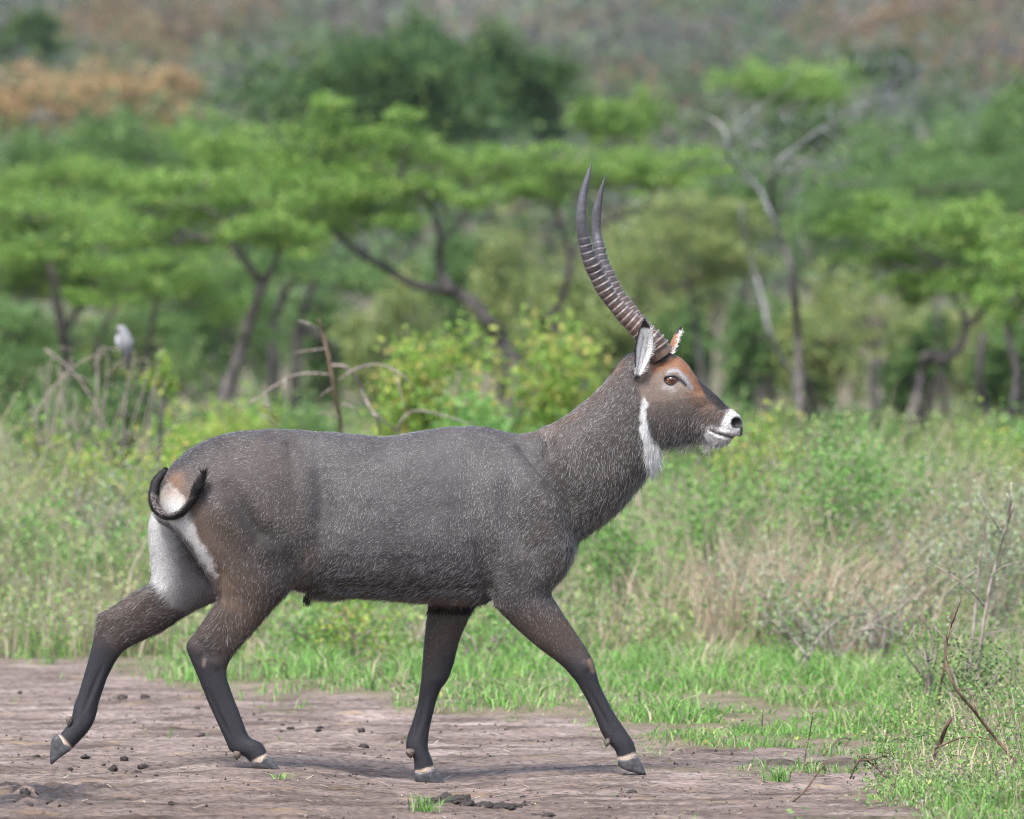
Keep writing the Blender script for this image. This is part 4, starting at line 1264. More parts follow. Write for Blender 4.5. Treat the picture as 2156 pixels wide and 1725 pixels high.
tree('acacia_tree', 'acacia on a leaning forked grey trunk above the rump', 'tree', 66,
     [([(430, 960), (450, 890), (480, 810), (512, 720), (540, 640), (552, 598)], 28, 22), ([(552, 600), (530, 570), (500, 530), (478, 513), (430, 505), (380, 486)], 20, 9), ([(552, 600), (575, 560), (590, 515), (600, 470)], 18, 8)],
     [(330, 430, 130, 36), (470, 440, 120, 34), (560, 480, 90, 26), (420, 385, 110, 30), (260, 480, 100, 34), (640, 520, 60, 18), (360, 500, 100, 22)],
     M_ACACIA, M_BARK, n_per=800)
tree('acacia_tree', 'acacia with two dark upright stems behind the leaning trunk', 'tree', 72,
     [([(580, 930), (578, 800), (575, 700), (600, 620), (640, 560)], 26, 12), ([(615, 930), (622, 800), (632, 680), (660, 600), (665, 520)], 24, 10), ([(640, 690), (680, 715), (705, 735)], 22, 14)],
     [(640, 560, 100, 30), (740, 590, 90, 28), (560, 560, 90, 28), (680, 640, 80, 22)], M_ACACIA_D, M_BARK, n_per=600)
tree('acacia_tree', 'broad acacia spreading behind the pale perched bird', 'tree', 70,
     [([(150, 960), (145, 800), (130, 690), (110, 580), (90, 500)], 30, 12), ([(135, 700), (170, 640), (215, 570)], 16, 8), ([(205, 960), (205, 800), (203, 735), (240, 650), (280, 600)], 18, 8)],
     [(60, 440, 120, 36), (170, 460, 120, 36), (30, 520, 90, 34), (130, 540, 110, 34), (240, 560, 90, 30), (60, 600, 100, 34), (190, 620, 90, 28), (-60, 500, 110, 50), (300, 610, 70, 24)],
     M_ACACIA, M_BARK, n_per=800)
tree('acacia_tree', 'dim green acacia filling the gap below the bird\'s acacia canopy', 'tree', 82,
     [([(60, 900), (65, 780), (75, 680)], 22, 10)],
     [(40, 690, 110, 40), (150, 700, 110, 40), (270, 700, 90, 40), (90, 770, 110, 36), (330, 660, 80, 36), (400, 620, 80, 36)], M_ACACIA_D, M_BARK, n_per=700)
tree('acacia_tree', 'acacia with crooked elbow limb and pale broken stub', 'tree', 66,
     [([(1897, 950), (1912, 900), (1930, 840), (1945, 775), (1970, 757), (2005, 748), (2035, 690), (2010, 625), (2003, 560)], 26, 12), ([(1945, 768), (1950, 748), (1990, 747)], 18, 14), ([(2030, 690), (2075, 650), (2090, 590)], 16, 7)],
     [(1890, 480, 110, 30), (2010, 455, 120, 34), (1850, 540, 90, 28), (1980, 540, 130, 34), (2080, 500, 100, 34), (1900, 600, 90, 24), (2050, 600, 100, 28)], M_ACACIA, M_BARK, n_per=800)
tree('acacia_tree', 'acacia on a stout dark trunk forking low beside the dry reeds', 'tree', 60,
     [([(2097, 1040), (2098, 960), (2095, 900), (2072, 850), (2062, 790), (2070, 700)], 34, 14), ([(2097, 900), (2130, 860), (2140, 780), (2120, 680), (2150, 600)], 24, 10), ([(2120, 690), (2180, 600), (2230, 560)], 14, 8)],
     [(2130, 560, 90, 30), (2200, 500, 120, 40), (2110, 640, 80, 26), (2220, 600, 100, 36)], M_ACACIA, M_BARK, n_per=700)
tree('acacia_tree', 'thin stemmed young acacia between the dead tree and crooked limb', 'tree', 78,
     [([(1843, 930), (1845, 870), (1838, 800), (1850, 720), (1820, 660)], 22, 8)],
     [(1800, 640, 80, 30), (1870, 670, 80, 28), (1760, 700, 60, 26), (1840, 720, 60, 20)], M_OLIVE, M_BARK, n_per=500)

tree('acacia_tree', 'low spreading acacia whose canopy overlaps the leaning grey trunk', 'tree', 76, [([(300, 960), (305, 800), (320, 680), (340, 600)], 18, 8)],
     [(240, 380, 130, 34), (110, 370, 120, 34), (380, 540, 110, 34), (300, 590, 110, 34), (480, 580, 90, 30), (180, 560, 90, 30), (460, 640, 80, 30)], M_ACACIA, M_BARK, n_per=800)
tree('acacia_tree', 'pale green acacia crown hanging between the dead tree and the horns', 'tree', 80, [([(1480, 930), (1478, 800), (1465, 690), (1450, 600)], 18, 8)],
     [(1450, 440, 110, 32), (1540, 480, 90, 30), (1400, 500, 90, 30), (1480, 560, 110, 32), (1350, 570, 80, 30), (1570, 560, 70, 28)], M_OLIVE, M_BARK, n_per=800)
tree('acacia_tree', 'green acacia crown spreading above the crooked limb acacia', 'tree', 84, [([(1990, 930), (1985, 800), (1970, 650), (1960, 520)], 18, 8)],
     [(1800, 420, 120, 36), (1930, 380, 130, 36), (2070, 370, 130, 36), (2150, 430, 90, 36), (1720, 460, 80, 30)], M_ACACIA_D, M_BARK, n_per=800)
# --- dead grey tree
dt = thing('dead_tree', gp(1692, 66), 'leafless grey dead tree with a ragged twiggy top', 'tree')
DT = [([(1692, 960), (1686, 890), (1683, 800), (1680, 700), (1672, 610), (1662, 550), (1640, 490), (1625, 440), (1622, 385), (1612, 350)], 24, 11),
      ([(1650, 510), (1622, 450), (1600, 400), (1560, 360), (1535, 335), (1530, 290), (1510, 258), (1460, 232), (1420, 200)], 17, 5),
      ([(1530, 300), (1550, 270), (1575, 245), (1610, 215), (1650, 190), (1690, 140)], 10, 3),
      ([(1625, 400), (1640, 340), (1690, 300), (1730, 270), (1770, 240), (1840, 210), (1925, 200)], 12, 4),
      ([(1640, 345), (1610, 310), (1570, 290), (1545, 270)], 8, 3), ([(1660, 330), (1700, 340), (1750, 345), (1790, 335)], 7, 3),
      ([(1620, 390), (1660, 360), (1700, 350)], 8, 3), ([(1690, 300), (1660, 260), (1640, 230)], 6, 2), ([(1730, 270), (1760, 290), (1800, 300)], 6, 2), ([(1560, 350), (1510, 330), (1470, 340)], 6, 2), ([(1630, 450), (1680, 400), (1720, 390)], 8, 3)]
for k, (pl, a, b_) in enumerate(DT):
    limb('trunk' if k == 0 else 'branch', pl, 66, a * (.62 if k else .9), b_ * .6, M_BARKG if k else M_BARK, dt, 0.25)
for k in range(60):
    x0, y0 = 1530 + rng.random() * 270, 250 + rng.random() * 150
    an = -rng.random() * np.pi
    pl = [(x0, y0), (x0 + 35 * math.cos(an), y0 + 28 * math.sin(an)), (x0 + 80 * math.cos(an + .3), y0 + 60 * math.sin(an + .3))]
    limb('twig', pl, 66 + (rng.random() - .5), 2.6, 1.0, M_BARKG, dt, 0.3, 5)
ps = thing('dead_tree', gp(1690, 69), 'pale curved bare stem leaning against the dead tree trunk', 'tree')
limb('trunk', [(1690, 950), (1672, 800), (1640, 745), (1618, 690), (1600, 610), (1580, 540), (1565, 480), (1560, 430)], 69, 12, 5, M_BARKG, ps, 0.2)

# --- trees and shrubs on the slope
def bush(label, px_, py0, py1, d, rx, mat, name='bush', cat='bush', group=None, leaf=0.12, n=1500, lob=9, bark=M_BARK):
    """rounded bush whose foliage spans rows py0..py1 at distance d"""
    b = gp(px_, d)
    o = thing(name, b, label, cat, group)
    h = pxm(d)
    cy, ry = (py0 + py1) / 2, (py1 - py0) / 2
    top = WP(px_, py0, d - DIST)[2]
    for k in range(3):
        e = np.array([b[0] + (rng.random() - .5) * rx * h, b[1] + (rng.random() - .5), (top + b[2]) / 2])
        v, q, t = tube([b, (b + e) / 2 + np.array([.05, 0, .1]), e], [.06, .05, .02], 6, 0.2)
        link('stem', npmesh('stem', v, q, t), bark, o)
    P = []
    for k in range(lob):
        a = rng.random() * 2 * np.pi; rr = rng.random() ** 0.5
        xx = px_ + rx * 0.72 * rr * math.cos(a); yy = cy + ry * 0.62 * rr * math.sin(a)
        c = WP(xx, yy, d - DIST + (rng.random() - .5) * rx * h * 1.2)
        s_ = 0.35 + 0.25 * rng.random()
        P.append(pad_points(c, np.array([rx * s_ * h, rx * s_ * h, ry * s_ * 1.1 * h]), n // lob, 10))
    v, q = leaf_quads(np.vstack(P), leaf, 0.6, 0.4)
    link('foliage', npmesh('foliage', v, q, smooth=False), mat, o)
    return o
bush('large dense dark green tree with rounded crown standing on the slope', 800, 75, 335, 122, 300, M_DARK, 'dense_tree', 'tree', leaf=0.12, n=15000, lob=34)
bush('taller dark green tree with peaked crown, part of the dense clump', 900, 15, 240, 128, 95, M_DARK, 'dense_tree', 'tree', leaf=0.12, n=5200, lob=12)
bush('dark green tree with rounded crown at the side of the dense clump', 1110, 60, 320, 126, 140, M_DARK, 'dense_tree', 'tree', leaf=0.12, n=6800, lob=14)
bush('fresh green bush hugging the side of the dense clump', 1290, 170, 320, 118, 100, M_ACACIA, leaf=0.10, n=2200)
bush('light green flat-crowned acacia on the slope behind the dead tree', 1660, 125, 240, 135, 170, M_ACACIA, 'slope_acacia', 'tree', leaf=0.12, n=2600, lob=14)
bush('deep green shrub in the shade under the flat-crowned slope acacia', 1690, 235, 330, 128, 110, M_DARK, leaf=0.12, n=1600)
bush('dark domed bush near the top of the slope', 1850, 90, 200, 170, 85, M_DARK, leaf=0.16, n=1300)
for k, (x, y0, y1, d, r) in enumerate([(60, 135, 310, 150, 150), (190, 120, 300, 155, 160), (330, 115, 280, 158, 120), (-80, 150, 320, 150, 130)]):
    bush('rusty orange shrub in the band of autumn coloured scrub on the slope', x, y0, y1, d, r, M_ORANGE, 'rusty_shrub', 'shrub', 'rusty shrubs on the slope', leaf=0.13, n=1900, lob=12)
bush('dark green tree at the upper edge of the rusty scrub', 70, 10, 160, 200, 110, M_DARK, 'slope_tree', 'tree', leaf=0.2, n=1600)
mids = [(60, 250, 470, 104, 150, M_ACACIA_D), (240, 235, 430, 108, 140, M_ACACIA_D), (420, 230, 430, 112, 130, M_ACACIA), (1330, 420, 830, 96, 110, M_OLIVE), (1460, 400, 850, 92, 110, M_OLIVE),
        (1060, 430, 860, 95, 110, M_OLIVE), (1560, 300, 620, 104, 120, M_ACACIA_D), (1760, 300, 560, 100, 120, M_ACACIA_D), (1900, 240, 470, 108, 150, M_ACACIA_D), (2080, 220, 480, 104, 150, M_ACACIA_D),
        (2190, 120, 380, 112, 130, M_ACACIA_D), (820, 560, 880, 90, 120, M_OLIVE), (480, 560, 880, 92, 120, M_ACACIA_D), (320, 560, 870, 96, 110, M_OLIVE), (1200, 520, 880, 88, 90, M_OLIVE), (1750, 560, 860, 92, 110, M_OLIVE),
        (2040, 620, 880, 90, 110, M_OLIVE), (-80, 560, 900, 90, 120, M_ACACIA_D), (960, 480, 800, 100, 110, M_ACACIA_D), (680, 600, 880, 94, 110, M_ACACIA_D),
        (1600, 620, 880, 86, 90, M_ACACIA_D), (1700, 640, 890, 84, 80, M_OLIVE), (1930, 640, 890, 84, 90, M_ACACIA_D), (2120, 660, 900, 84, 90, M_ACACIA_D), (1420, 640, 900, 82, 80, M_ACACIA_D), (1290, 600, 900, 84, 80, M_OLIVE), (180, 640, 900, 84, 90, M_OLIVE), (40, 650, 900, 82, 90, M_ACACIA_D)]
MLAB = ['mid green bushy tree under the rusty shrubs, above the broad acacia', 'mid green bushy tree under the rusty shrubs, above the leaning acacia', 'fresh green bushy tree next to the dense dark clump',
        'olive bush close behind the horns', 'olive bush between the horns and the dead tree', 'olive bush behind the snaking trunk', 'green bushy tree behind the dead tree\'s side branch', 'green bushy tree behind the dead tree\'s twiggy top',
        'green bushy tree above the crooked limb acacia', 'green bushy tree above the stout dark trunk', 'tall green bushy tree on the lower slope beside the domed bush', 'olive bush in the gap before the snaking trunk', 'green bush behind the leaning forked trunk',
        'olive bush behind the thin sprouting stem', 'olive bush behind the long canopy acacia\'s trunk', 'olive bush behind the thin young acacia', 'olive bush behind the crooked elbow limb', 'green bush beyond the bare tangle', 'green bush under the snaking acacia\'s canopy', 'green bush behind the two dark upright stems',
        'low green bush beside the dead tree trunk', 'low olive bush touching the dead tree trunk', 'low green bush beneath the crooked elbow limb', 'low green bush beneath the stout trunk\'s fork', 'low green bush between nape and dead tree', 'low olive bush just past the nape', 'low olive bush beneath the broad acacia', 'low green bush behind the broad acacia trunk']
for lab, (x, y0, y1, d, r, mt) in zip(MLAB, mids):
    bush(lab, x, y0, y1, d, r, mt, 'background_bush', 'bush', 'bushes behind the acacias', leaf=0.085, n=3400, lob=16)

# --- scrub that covers the hill further off
def hill_scrub():
    V, Q, Cc, n = [], [], [], 0
    pal = [((0.115, 0.19, 0.075), .38), ((0.15, 0.215, 0.095), .26), ((0.165, 0.175, 0.16), .20), ((0.24, 0.165, 0.09), .05), ((0.19, 0.16, 0.135), .08), ((0.07, 0.12, 0.045), .12)]
    pr = np.array([p for _, p in pal]); pr /= pr.sum()
    for k in range(760):
        d = 112 * (330 / 112) ** rng.random()
        px_ = -500 + rng.random() * 3200
        b = gp(px_, d)
        r = (0.7 + 1.3 * rng.random()) * (1 + d / 500)
        hgt = r * (0.55 + 0.5 * rng.random())
        m_ = 170
        c = b + np.array([0, 0, hgt * 0.6])
        P = pad_points(c, np.array([r, r, hgt * 0.7]), m_, 8)
        v, q = leaf_quads(P, 0.15 + d * 0.0005, 0.6, 0.4)
        ci = rng.choice(len(pal), p=pr)
        if d > 205 and rng.random() < .4: ci = rng.choice([2, 4])
        if d > 190 and 1750 < px_ < 2300 and rng.random() < .6: ci = 3
        if d > 190 and 150 < px_ < 560 and rng.random() < .4: ci = 3
        col = np.array(pal[ci][0])[None] * 0.74 * (0.8 + 0.4 * rng.random((m_, 1)))
        V.append(v); Q.append(q + n); n += len(v); Cc.append(np.repeat(col, 4, 0))
    me = npmesh('hill_scrub', np.vstack(V), np.vstack(Q), smooth=False)
    color_attr(me, 'tint', np.vstack(Cc))
    o = link('hill_scrub', me, TUNDER)
    tag(o, 'mixed green, grey and rusty scrub covering the far hillside', 'scrub', kind='stuff')
hill_scrub()

# --- undergrowth: tall herbs, grass and dry stems between the track and the trees
def undergrowth(name, label, y0, y1, n, hfun, leaf, per, straw, span=(-250, 2400)):
    d0, d1 = y0 + DIST, y1 + DIST
    d = np.sqrt(d0 ** 2 + (d1 ** 2 - d0 ** 2) * rng.random(n))
    px_ = span[0] + rng.random(n) * (span[1] - span[0])
    x = (px_ - CX) / FP * d; y = d - DIST
    z = terrain(x, y)
    cl = fbm(np.column_stack([x, y, np.zeros(n)]), 0.9, 2)
    h = hfun(px_, d) * (0.35 + 0.65 * rng.random(n)) * (0.55 + 0.9 * cl)
    # leaves
    k = rng.integers(0, n, n * per)
    t = rng.random(n * per) ** 0.8
    sp = 0.05 + 0.10 * rng.random(n * per)
    a = rng.random(n * per) * 6.283
    c = np.column_stack([x[k] + np.cos(a) * sp * (0.5 + h[k]), y[k] + np.sin(a) * sp * (0.5 + h[k]), z[k] + h[k] * t + .01])
    v1, q1 = leaf_quads(c, leaf, 0.5, 0.4)
    pal = np.array([(0.12, 0.25, 0.055), (0.17, 0.32, 0.08), (0.26, 0.34, 0.13), (0.36, 0.40, 0.16), (0.31, 0.32, 0.22), (0.09, 0.18, 0.05)])
    lean_y = sstep(700, 100, px_)          # yellower herbs beyond the rump
    pal = pal * (0.95 if y0 < 15 else 0.82)  # growth beyond the verge darker, tree shade put into its palette
    ki = np.where(rng.random(n) < 0.34 + 0.4 * lean_y, rng.integers(2, 5, n), rng.choice([0, 1, 1, 5, 2], n))
    col1 = pal[ki][k] * (0.7 + 0.6 * rng.random((n * per, 1)))
    # stems and dry blades
    m_ = int(n * straw)
    j = rng.integers(0, n, m_)
    root = np.column_stack([x[j] + rng.normal(0, .06, m_), y[j] + rng.normal(0, .06, m_), z[j]])
    hb = h[j] * (0.6 + 0.7 * rng.random(m_))
    ln = np.column_stack([rng.normal(0, .22, m_), rng.normal(0, .22, m_), np.zeros(m_)])
    v2, q2, t2 = blades(root, hb, 0.004 + 0.004 * rng.random(m_), ln, 0.35)
    sp_ = np.array([(0.38, 0.29, 0.21), (0.50, 0.42, 0.32), (0.18, 0.31, 0.08), (0.26, 0.38, 0.11), (0.28, 0.21, 0.17)])
    col2 = sp_[rng.choice(5, m_, p=[.30, .28, .15, .12, .15])] * (0.7 + 0.5 * rng.random((m_, 1)))
    me = npmesh(name, np.vstack([v1, v2]), np.vstack([q1, q2 + len(v1)]), t2 + len(v1), smooth=False)
    color_attr(me, 'tint', np.vstack([np.repeat(col1, 4, 0), np.repeat(col2, 5, 0)]))
    o = link(name, me, TUNDER)
    tag(o, label, 'undergrowth', kind='stuff')
def h_front(px_, d):
    h = np.interp(px_, [-250, 0, 250, 420, 700, 1000, 1250, 1400, 1600, 1750, 1900, 2156, 2400], [1.1, 1.1, .95, .60, .42, .42, .70, .95, 1.0, 1.1, 1.0, 1.05, 1.1])
    return h * np.interp(d, [38.5, 40, 42, 46], [.25, .5, .8, 1.0])
def h_back(px_, d):
    return np.interp(px_, [-250, 300, 420, 1300, 1700, 2400], [1.1, .9, .65, .6, .55, .7]) * np.interp(d, [46, 52, 60, 90], [.95, .6, .30, .42])
undergrowth('undergrowth', 'tangled green herbs and dry stems along the verge', 8.6, 17.5, 3000, h_front, 0.030, 28, 11.0)
undergrowth('tall_meadow', 'soft yellow green meadow growth between verge and acacia trunks', 17.5, 58, 5200, h_back, 0.06, 26, 5.0)
undergrowth('near_weeds', 'low leafy weeds and dry stalks round the thorn branches', -2.0, 8.0, 1050, lambda a, d: np.interp(a, [1850, 2050, 2300], [.05, .22, .34]) * np.interp(d, [28, 31, 38], [.5, .8, 1.4]), 0.017, 26, 6.0, (1860, 2330))

# --- short grass of the verges
def grass():
    out_v, out_q, out_t, out_c, n = [], [], [], [], 0
    def add(m_, box, hr, wr, cull, thr=0.0):
        nonlocal n
        x = box[0] + (box[1] - box[0]) * rng.random(m_)
        y = box[2] + (box[3] - box[2]) * rng.random(m_)
        g = grass_mask(x, y)
        cl = fbm(np.column_stack([x, y, np.zeros(m_)]), 3.2, 3)
        k = rng.random(m_) < g ** 1.3 * (.12 + .88 * sstep(.44, .62, cl + thr)) * np.interp(y - far_verge(x), [-1, 0, 2.5, 4], [.5, .55, .85, 1]) + 0.002
        x, y, cl, g = x[k], y[k], cl[k], g[k]
        mm = len(x)
        root = np.column_stack([x, y, terrain(x, y) - .004 + .012 * g])
        h = (hr[0] + (hr[1] - hr[0]) * rng.random(mm)) * (0.22 + 1.5 * sstep(.38, .74, cl)) * (0.45 + .55 * g)
        ln = rng.normal(0, .38, (mm, 3)); ln[:, 2] = 0
        v, q, t = blades(root, h, wr * (0.6 + .8 * rng.random(mm)), ln, 0.6)
        pal = np.array([(0.12, 0.28, 0.055), (0.17, 0.35, 0.07), (0.24, 0.42, 0.11), (0.34, 0.44, 0.17), (0.42, 0.35, 0.24), (0.08, 0.19, 0.04)])
        col = pal[rng.choice(6, mm, p=[.20, .27, .22, .11, .12, .08])] * (0.75 + .5 * rng.random((mm, 1)))
        out_v.append(v); out_q.append(q + n); out_t.append(t + n); out_c.append(np.repeat(col, 5, 0)); n += len(v)
    add(150000, (-3.4, 3.4, 2.0, 12.5), (.025, .10), .006, 0, .05)
    add(90000, (.3, 2.7, -3.2, 2.0), (.02, .075), .0042, 0, .04)
    add(60000, (.2, 2.6, -.8, 4.0), (.012, .05), .005, 0, .1)
    add(5000, (-2.6, 2.6, -2.8, 5), (.01, .03), .004, 0, -.05)
    # broad-leaved weeds low among the blades
    m_ = 26000
    x = -3.3 + 6.6 * rng.random(m_); y = -2.8 + 14 * rng.random(m_)
    cl = fbm(np.column_stack([x, y, 0 * x]) + 60, 2.6, 3)
    k = rng.random(m_) < grass_mask(x, y) * sstep(.46, .62, cl)
    x, y, cl = x[k], y[k], cl[k]
    mm = len(x)
    c = np.column_stack([x, y, terrain(x, y) + .012 + .06 * rng.random(mm) * sstep(.46, .7, cl)])
    v, q = leaf_quads(c, .022, .6, .8)
    pal = np.array([(0.10, 0.23, 0.06), (0.20, 0.33, 0.10), (0.32, 0.38, 0.20), (0.40, 0.40, 0.12), (0.07, 0.15, 0.05)])
    col = pal[rng.choice(5, mm, p=[.3, .3, .18, .07, .15])] * (0.75 + .5 * rng.random((mm, 1)))
    out_v.append(v); out_q.append(q + n); out_c.append(np.repeat(col, 4, 0)); n += len(v)
    me = npmesh('grass', np.vstack(out_v), np.vstack(out_q), np.vstack(out_t), smooth=False)
    color_attr(me, 'tint', np.vstack(out_c))
    o = link('grass', me, attr_mat('grass', 'tint', rough=.5, spec=.3, transl=.4))
    tag(o, 'short bright green grass along both verges of the track', 'grass', kind='stuff')
grass()
# ------------------------------------------------------------------ shrubs, twigs, clods, bird
def airy_shrub(name, label, cat, px_, d, h, wd, mat, bark, stems=7, leaves=420, leaf=0.035, group=None, lean=0.0, r0=.007, up=0.3, base_leaves=True):
    b = gp(px_, d)
    o = thing(name, b, label, cat, group)
    C = []
    for k in range(stems):
        a = rng.random() * 2 * np.pi
        rr = wd * (0.25 + 0.75 * rng.random())
        hh = h * (0.6 + 0.4 * rng.random())
        e = b + np.array([math.cos(a) * rr + lean * hh, math.sin(a) * rr, hh])
        m1 = b + (e - b) * np.array([.25, .25, .4]) + rng.normal(0, .02, 3)
        m2 = b + (e - b) * np.array([.65, .65, .75]) + rng.normal(0, .03, 3)
        path_ = catmull(np.array([b + rng.normal(0, .015, 3) * np.array([1, 1, 0]), m1, m2, e]), 5)
        v, q, t = tube(path_, np.linspace(r0, r0 * .3, len(path_)), 5, .1, 1)
        link('stem', npmesh('stem', v, q, t), bark, o)
        n_ = leaves // stems
        if n_:
            tt = (0.15 + 0.85 * rng.random(n_) ** 0.7) * (len(path_) - 1)
            i = np.minimum(tt.astype(int), len(path_) - 2)
            base_ = path_[i] + (path_[i + 1] - path_[i]) * (tt - i)[:, None]
            C.append(base_ + rng.normal(0, 1, (n_, 3)) * (0.05 + 0.11 * wd))
    if C:
        v, q = leaf_quads(np.vstack(C), leaf, 0.55, up)
        link('foliage', npmesh('foliage', v, q, smooth=False), mat, o)
    return o

# bright bush behind the back of the animal
airy_shrub('leafy_bush', 'bright yellow green leafy bush with coppery shoots behind the back', 'bush', 930, 50, 1.42, .38, M_LIME, M_TWIG, 14, 5200, .055)
airy_shrub('leafy_bush', 'yellow tinged leafy bush growing below the horns', 'bush', 1165, 50.5, 1.46, .30, M_LIME, M_TWIG, 12, 3600, .055)
airy_shrub('leafy_bush', 'low green leafy bush joining the two yellowish bushes', 'bush', 1050, 49, 1.02, .40, M_HERB, M_TWIG, 11, 3800, .05)
# shrubs of the verge thicket
SH = [('tall fresh green shrub, highest of the thicket past the muzzle', 1745, 41.0, .98, .22, M_HERB, 1300, .03), ('fresh green shrub leaning over the dry reeds', 1850, 42.0, .80, .25, M_HERB, 1000, .03),
      ('green shrub crowding under the chin', 1470, 41.5, .72, .30, M_HERB, 1100, .032), ('yellow green shrub below the muzzle', 1600, 44.0, .90, .30, M_LIME, 900, .034),
      ('rounded green shrub in front of the chest', 1300, 41.0, .62, .26, M_HERB, 1000, .03), ('pale grey green shrub among the dry grass', 1590, 39.2, .42, .30, M_GREY, 600, .026),
      ('sprawling grey green thorn shrub over the verge grass', 1760, 38.0, .33, .42, M_GREY, 520, .024), ('grey green thorn shrub beside the dry reeds', 1960, 39.5, .62, .32, M_GREY, 700, .026),
      ('pale green shrub behind the bent thorn branch', 2090, 38.5, .75, .34, M_GREY, 900, .026), ('yellow flowering weed clump under the belly', 740, 38.4, .26, .30, M_LIME, 420, .03),
      ('green weed clump behind the hind hooves', 660, 38.8, .24, .25, M_HERB, 420, .028), ('bushy green shrub behind the raised hind leg', 170, 41.8, .42, .36, M_HERB, 1200, .032),
      ('yellow green shrub beyond the rump', 330, 45.0, .75, .36, M_LIME, 1100, .036), ('pale yellowish shrub below the bare tangle', 130, 45.5, .82, .36, M_LIME, 1000, .036),
      ('grey green stalky shrub beyond the tail', 215, 43.0, .70, .22, M_GREY, 600, .03), ('green shrub at the edge of the pale growth', 30, 43.0, .62, .36, M_HERB, 1100, .034),
      ('leafy green weed between the fore legs', 1010, 37.6, .22, .22, M_HERB, 320, .028), ('ferny dark green weed at the foot of the thorn shrubs', 2030, 33.2, .22, .20, M_DARK, 700, .018),
      ('fresh green sapling in front of the thorn shrubs', 1955, 34.0, .36, .07, M_HERB, 260, .018), ('tall leafy shrub with yellow leaves at the thicket edge', 2140, 47.0, .85, .3, M_LIME, 900, .036)]
for (lab, x, d, h, wd, mt, n_, lf) in SH:
    airy_shrub('shrub', lab, 'shrub', x, d, h * 1.18, wd * 1.1, mt, M_TWIG, 9, int(n_ * 1.6), lf)

for (lab, x, d, h, wd, mt, n_, lf) in [('small fresh weed in front of the fanning straw', 1690, 38.6, .42, .2, M_HERB, 420, .026), ('small leafy weed before the upright brown tuft', 1610, 38.9, .45, .2, M_HERB, 420, .026), ('small pale weed before the bent straw tuft', 1850, 38.4, .40, .22, M_GREY, 400, .026), ('leafy weed between the straw tufts', 1755, 39.6, .68, .2, M_HERB, 600, .028), ('leafy weed leaning out of the long straw tuft', 1905, 40.4, .66, .22, M_LIME, 520, .028),
      ('olive shrub at the foot of the dead tree', 1640, 58, .95, .5, M_OLIVE, 1500, .06), ('green shrub between the dead tree and the young acacia', 1770, 60, .85, .5, M_ACACIA_D, 1500, .06),
      ('lime green shrub before the leaning forked trunk', 400, 58, 1.0, .5, M_LIME, 1700, .06), ('lime green shrub at the foot of the two dark stems', 520, 60, 1.0, .5, M_LIME, 1700, .06), ('green shrub beyond the arching bare twigs', 650, 62, 1.1, .5, M_ACACIA_D, 1500, .06),
      ('olive shrub at the foot of the crooked limb acacia', 1980, 58, .85, .5, M_OLIVE, 1500, .06), ('green shrub behind the dry reeds', 1880, 54, .85, .45, M_HERB, 1500, .055), ('green shrub at the foot of the broad acacia', 100, 60, 1.15, .6, M_ACACIA_D, 1800, .06),
      ('dark green shrub beneath the pale perched bird', 230, 62, 1.2, .55, M_DARK, 1700, .06), ('olive shrub right behind the nape', 1290, 58, 1.0, .45, M_OLIVE, 1500, .06), ('green shrub past the forehead', 1500, 62, 1.0, .5, M_ACACIA_D, 1500, .06), ('green shrub hugging the stout dark trunk', 2150, 56, .9, .45, M_HERB, 1500, .055)]:
    airy_shrub('shrub', lab, 'shrub', x, d, h * .78, wd, mt, M_TWIG, 9, n_, lf, r0=.012)

# dry grass tufts
def tuft(px_, d, h, wd, lean, n_, label, group=None):
    b = gp(px_, d)
    o = thing('dry_grass_tuft', b, label, 'grass tuft', group)
    root = b + rng.normal(0, wd * .35, (n_, 3)) * np.array([1, 1, 0])
    ld = np.column_stack([lean + rng.normal(0, .24, n_), rng.normal(0, .24, n_), np.zeros(n_)])
    v, q, t = blades(root, h * (0.25 + .8 * rng.random(n_)), .003 + .0045 * rng.random(n_), ld, .3)
    link('blades', npmesh('blades', v, q, t, smooth=False), M_STRAW, o)['kind'] = 'stuff'
for (x, d, h, wd, ln, n_, lab) in [(1640, 40.0, .58, .24, .10, 620, 'brown upright dry grass tuft in front of the tall green shrub'), (1700, 39.4, .50, .26, .35, 620, 'straw tuft fanning over the verge grass'),
                                   (1790, 40.2, .55, .26, .42, 560, 'long straw tuft sweeping towards the thorn shrubs'), (1545, 40.6, .52, .2, .0, 460, 'thin dry tuft beside the shrub under the chin'),
                                   (1880, 41.5, .62, .22, .3, 420, 'pale dry tuft leaning beside the grey green thorn shrub'), (2000, 46.0, .86, .26, .45, 520, 'tall dry reeds leaning before the stout dark trunk'),
                                   (1935, 45.0, .80, .16, .15, 260, 'sparse tall dry reeds before the crooked acacia'), (60, 44.5, .60, .3, .05, 420, 'tan dry tuft below the bare tangle'),
                                   (270, 42.4, .46, .2, .1, 300, 'small tan tuft beyond the raised hind leg'), (1420, 40.2, .40, .2, .1, 320, 'low tan tuft before the chest'), (1585, 39.0, .56, .24, .12, 480, 'dense tan tuft in front of the pale grey green shrub'), (1740, 41.8, .72, .3, .25, 520, 'tall straw tuft behind the sprawling thorn shrub'), (1830, 38.8, .46, .24, .45, 420, 'bent straw tuft above the knobbly thorn twig'), (2080, 43.0, .7, .3, .3, 420, 'straw tuft behind the tall thorn sapling'), (1370, 42.5, .62, .26, .1, 360, 'faded tuft behind the rounded chest shrub'), (150, 43.4, .6, .26, .05, 360, 'faded straw tuft beside the grey green stalky shrub'), (1490, 37.2, .20, .12, .2, 160, 'short straw tuft on the verge ahead of the leading hoof')]:
    tuft(x, d, h * 1.3, wd * 2.1, ln, int(n_ * .5), lab)

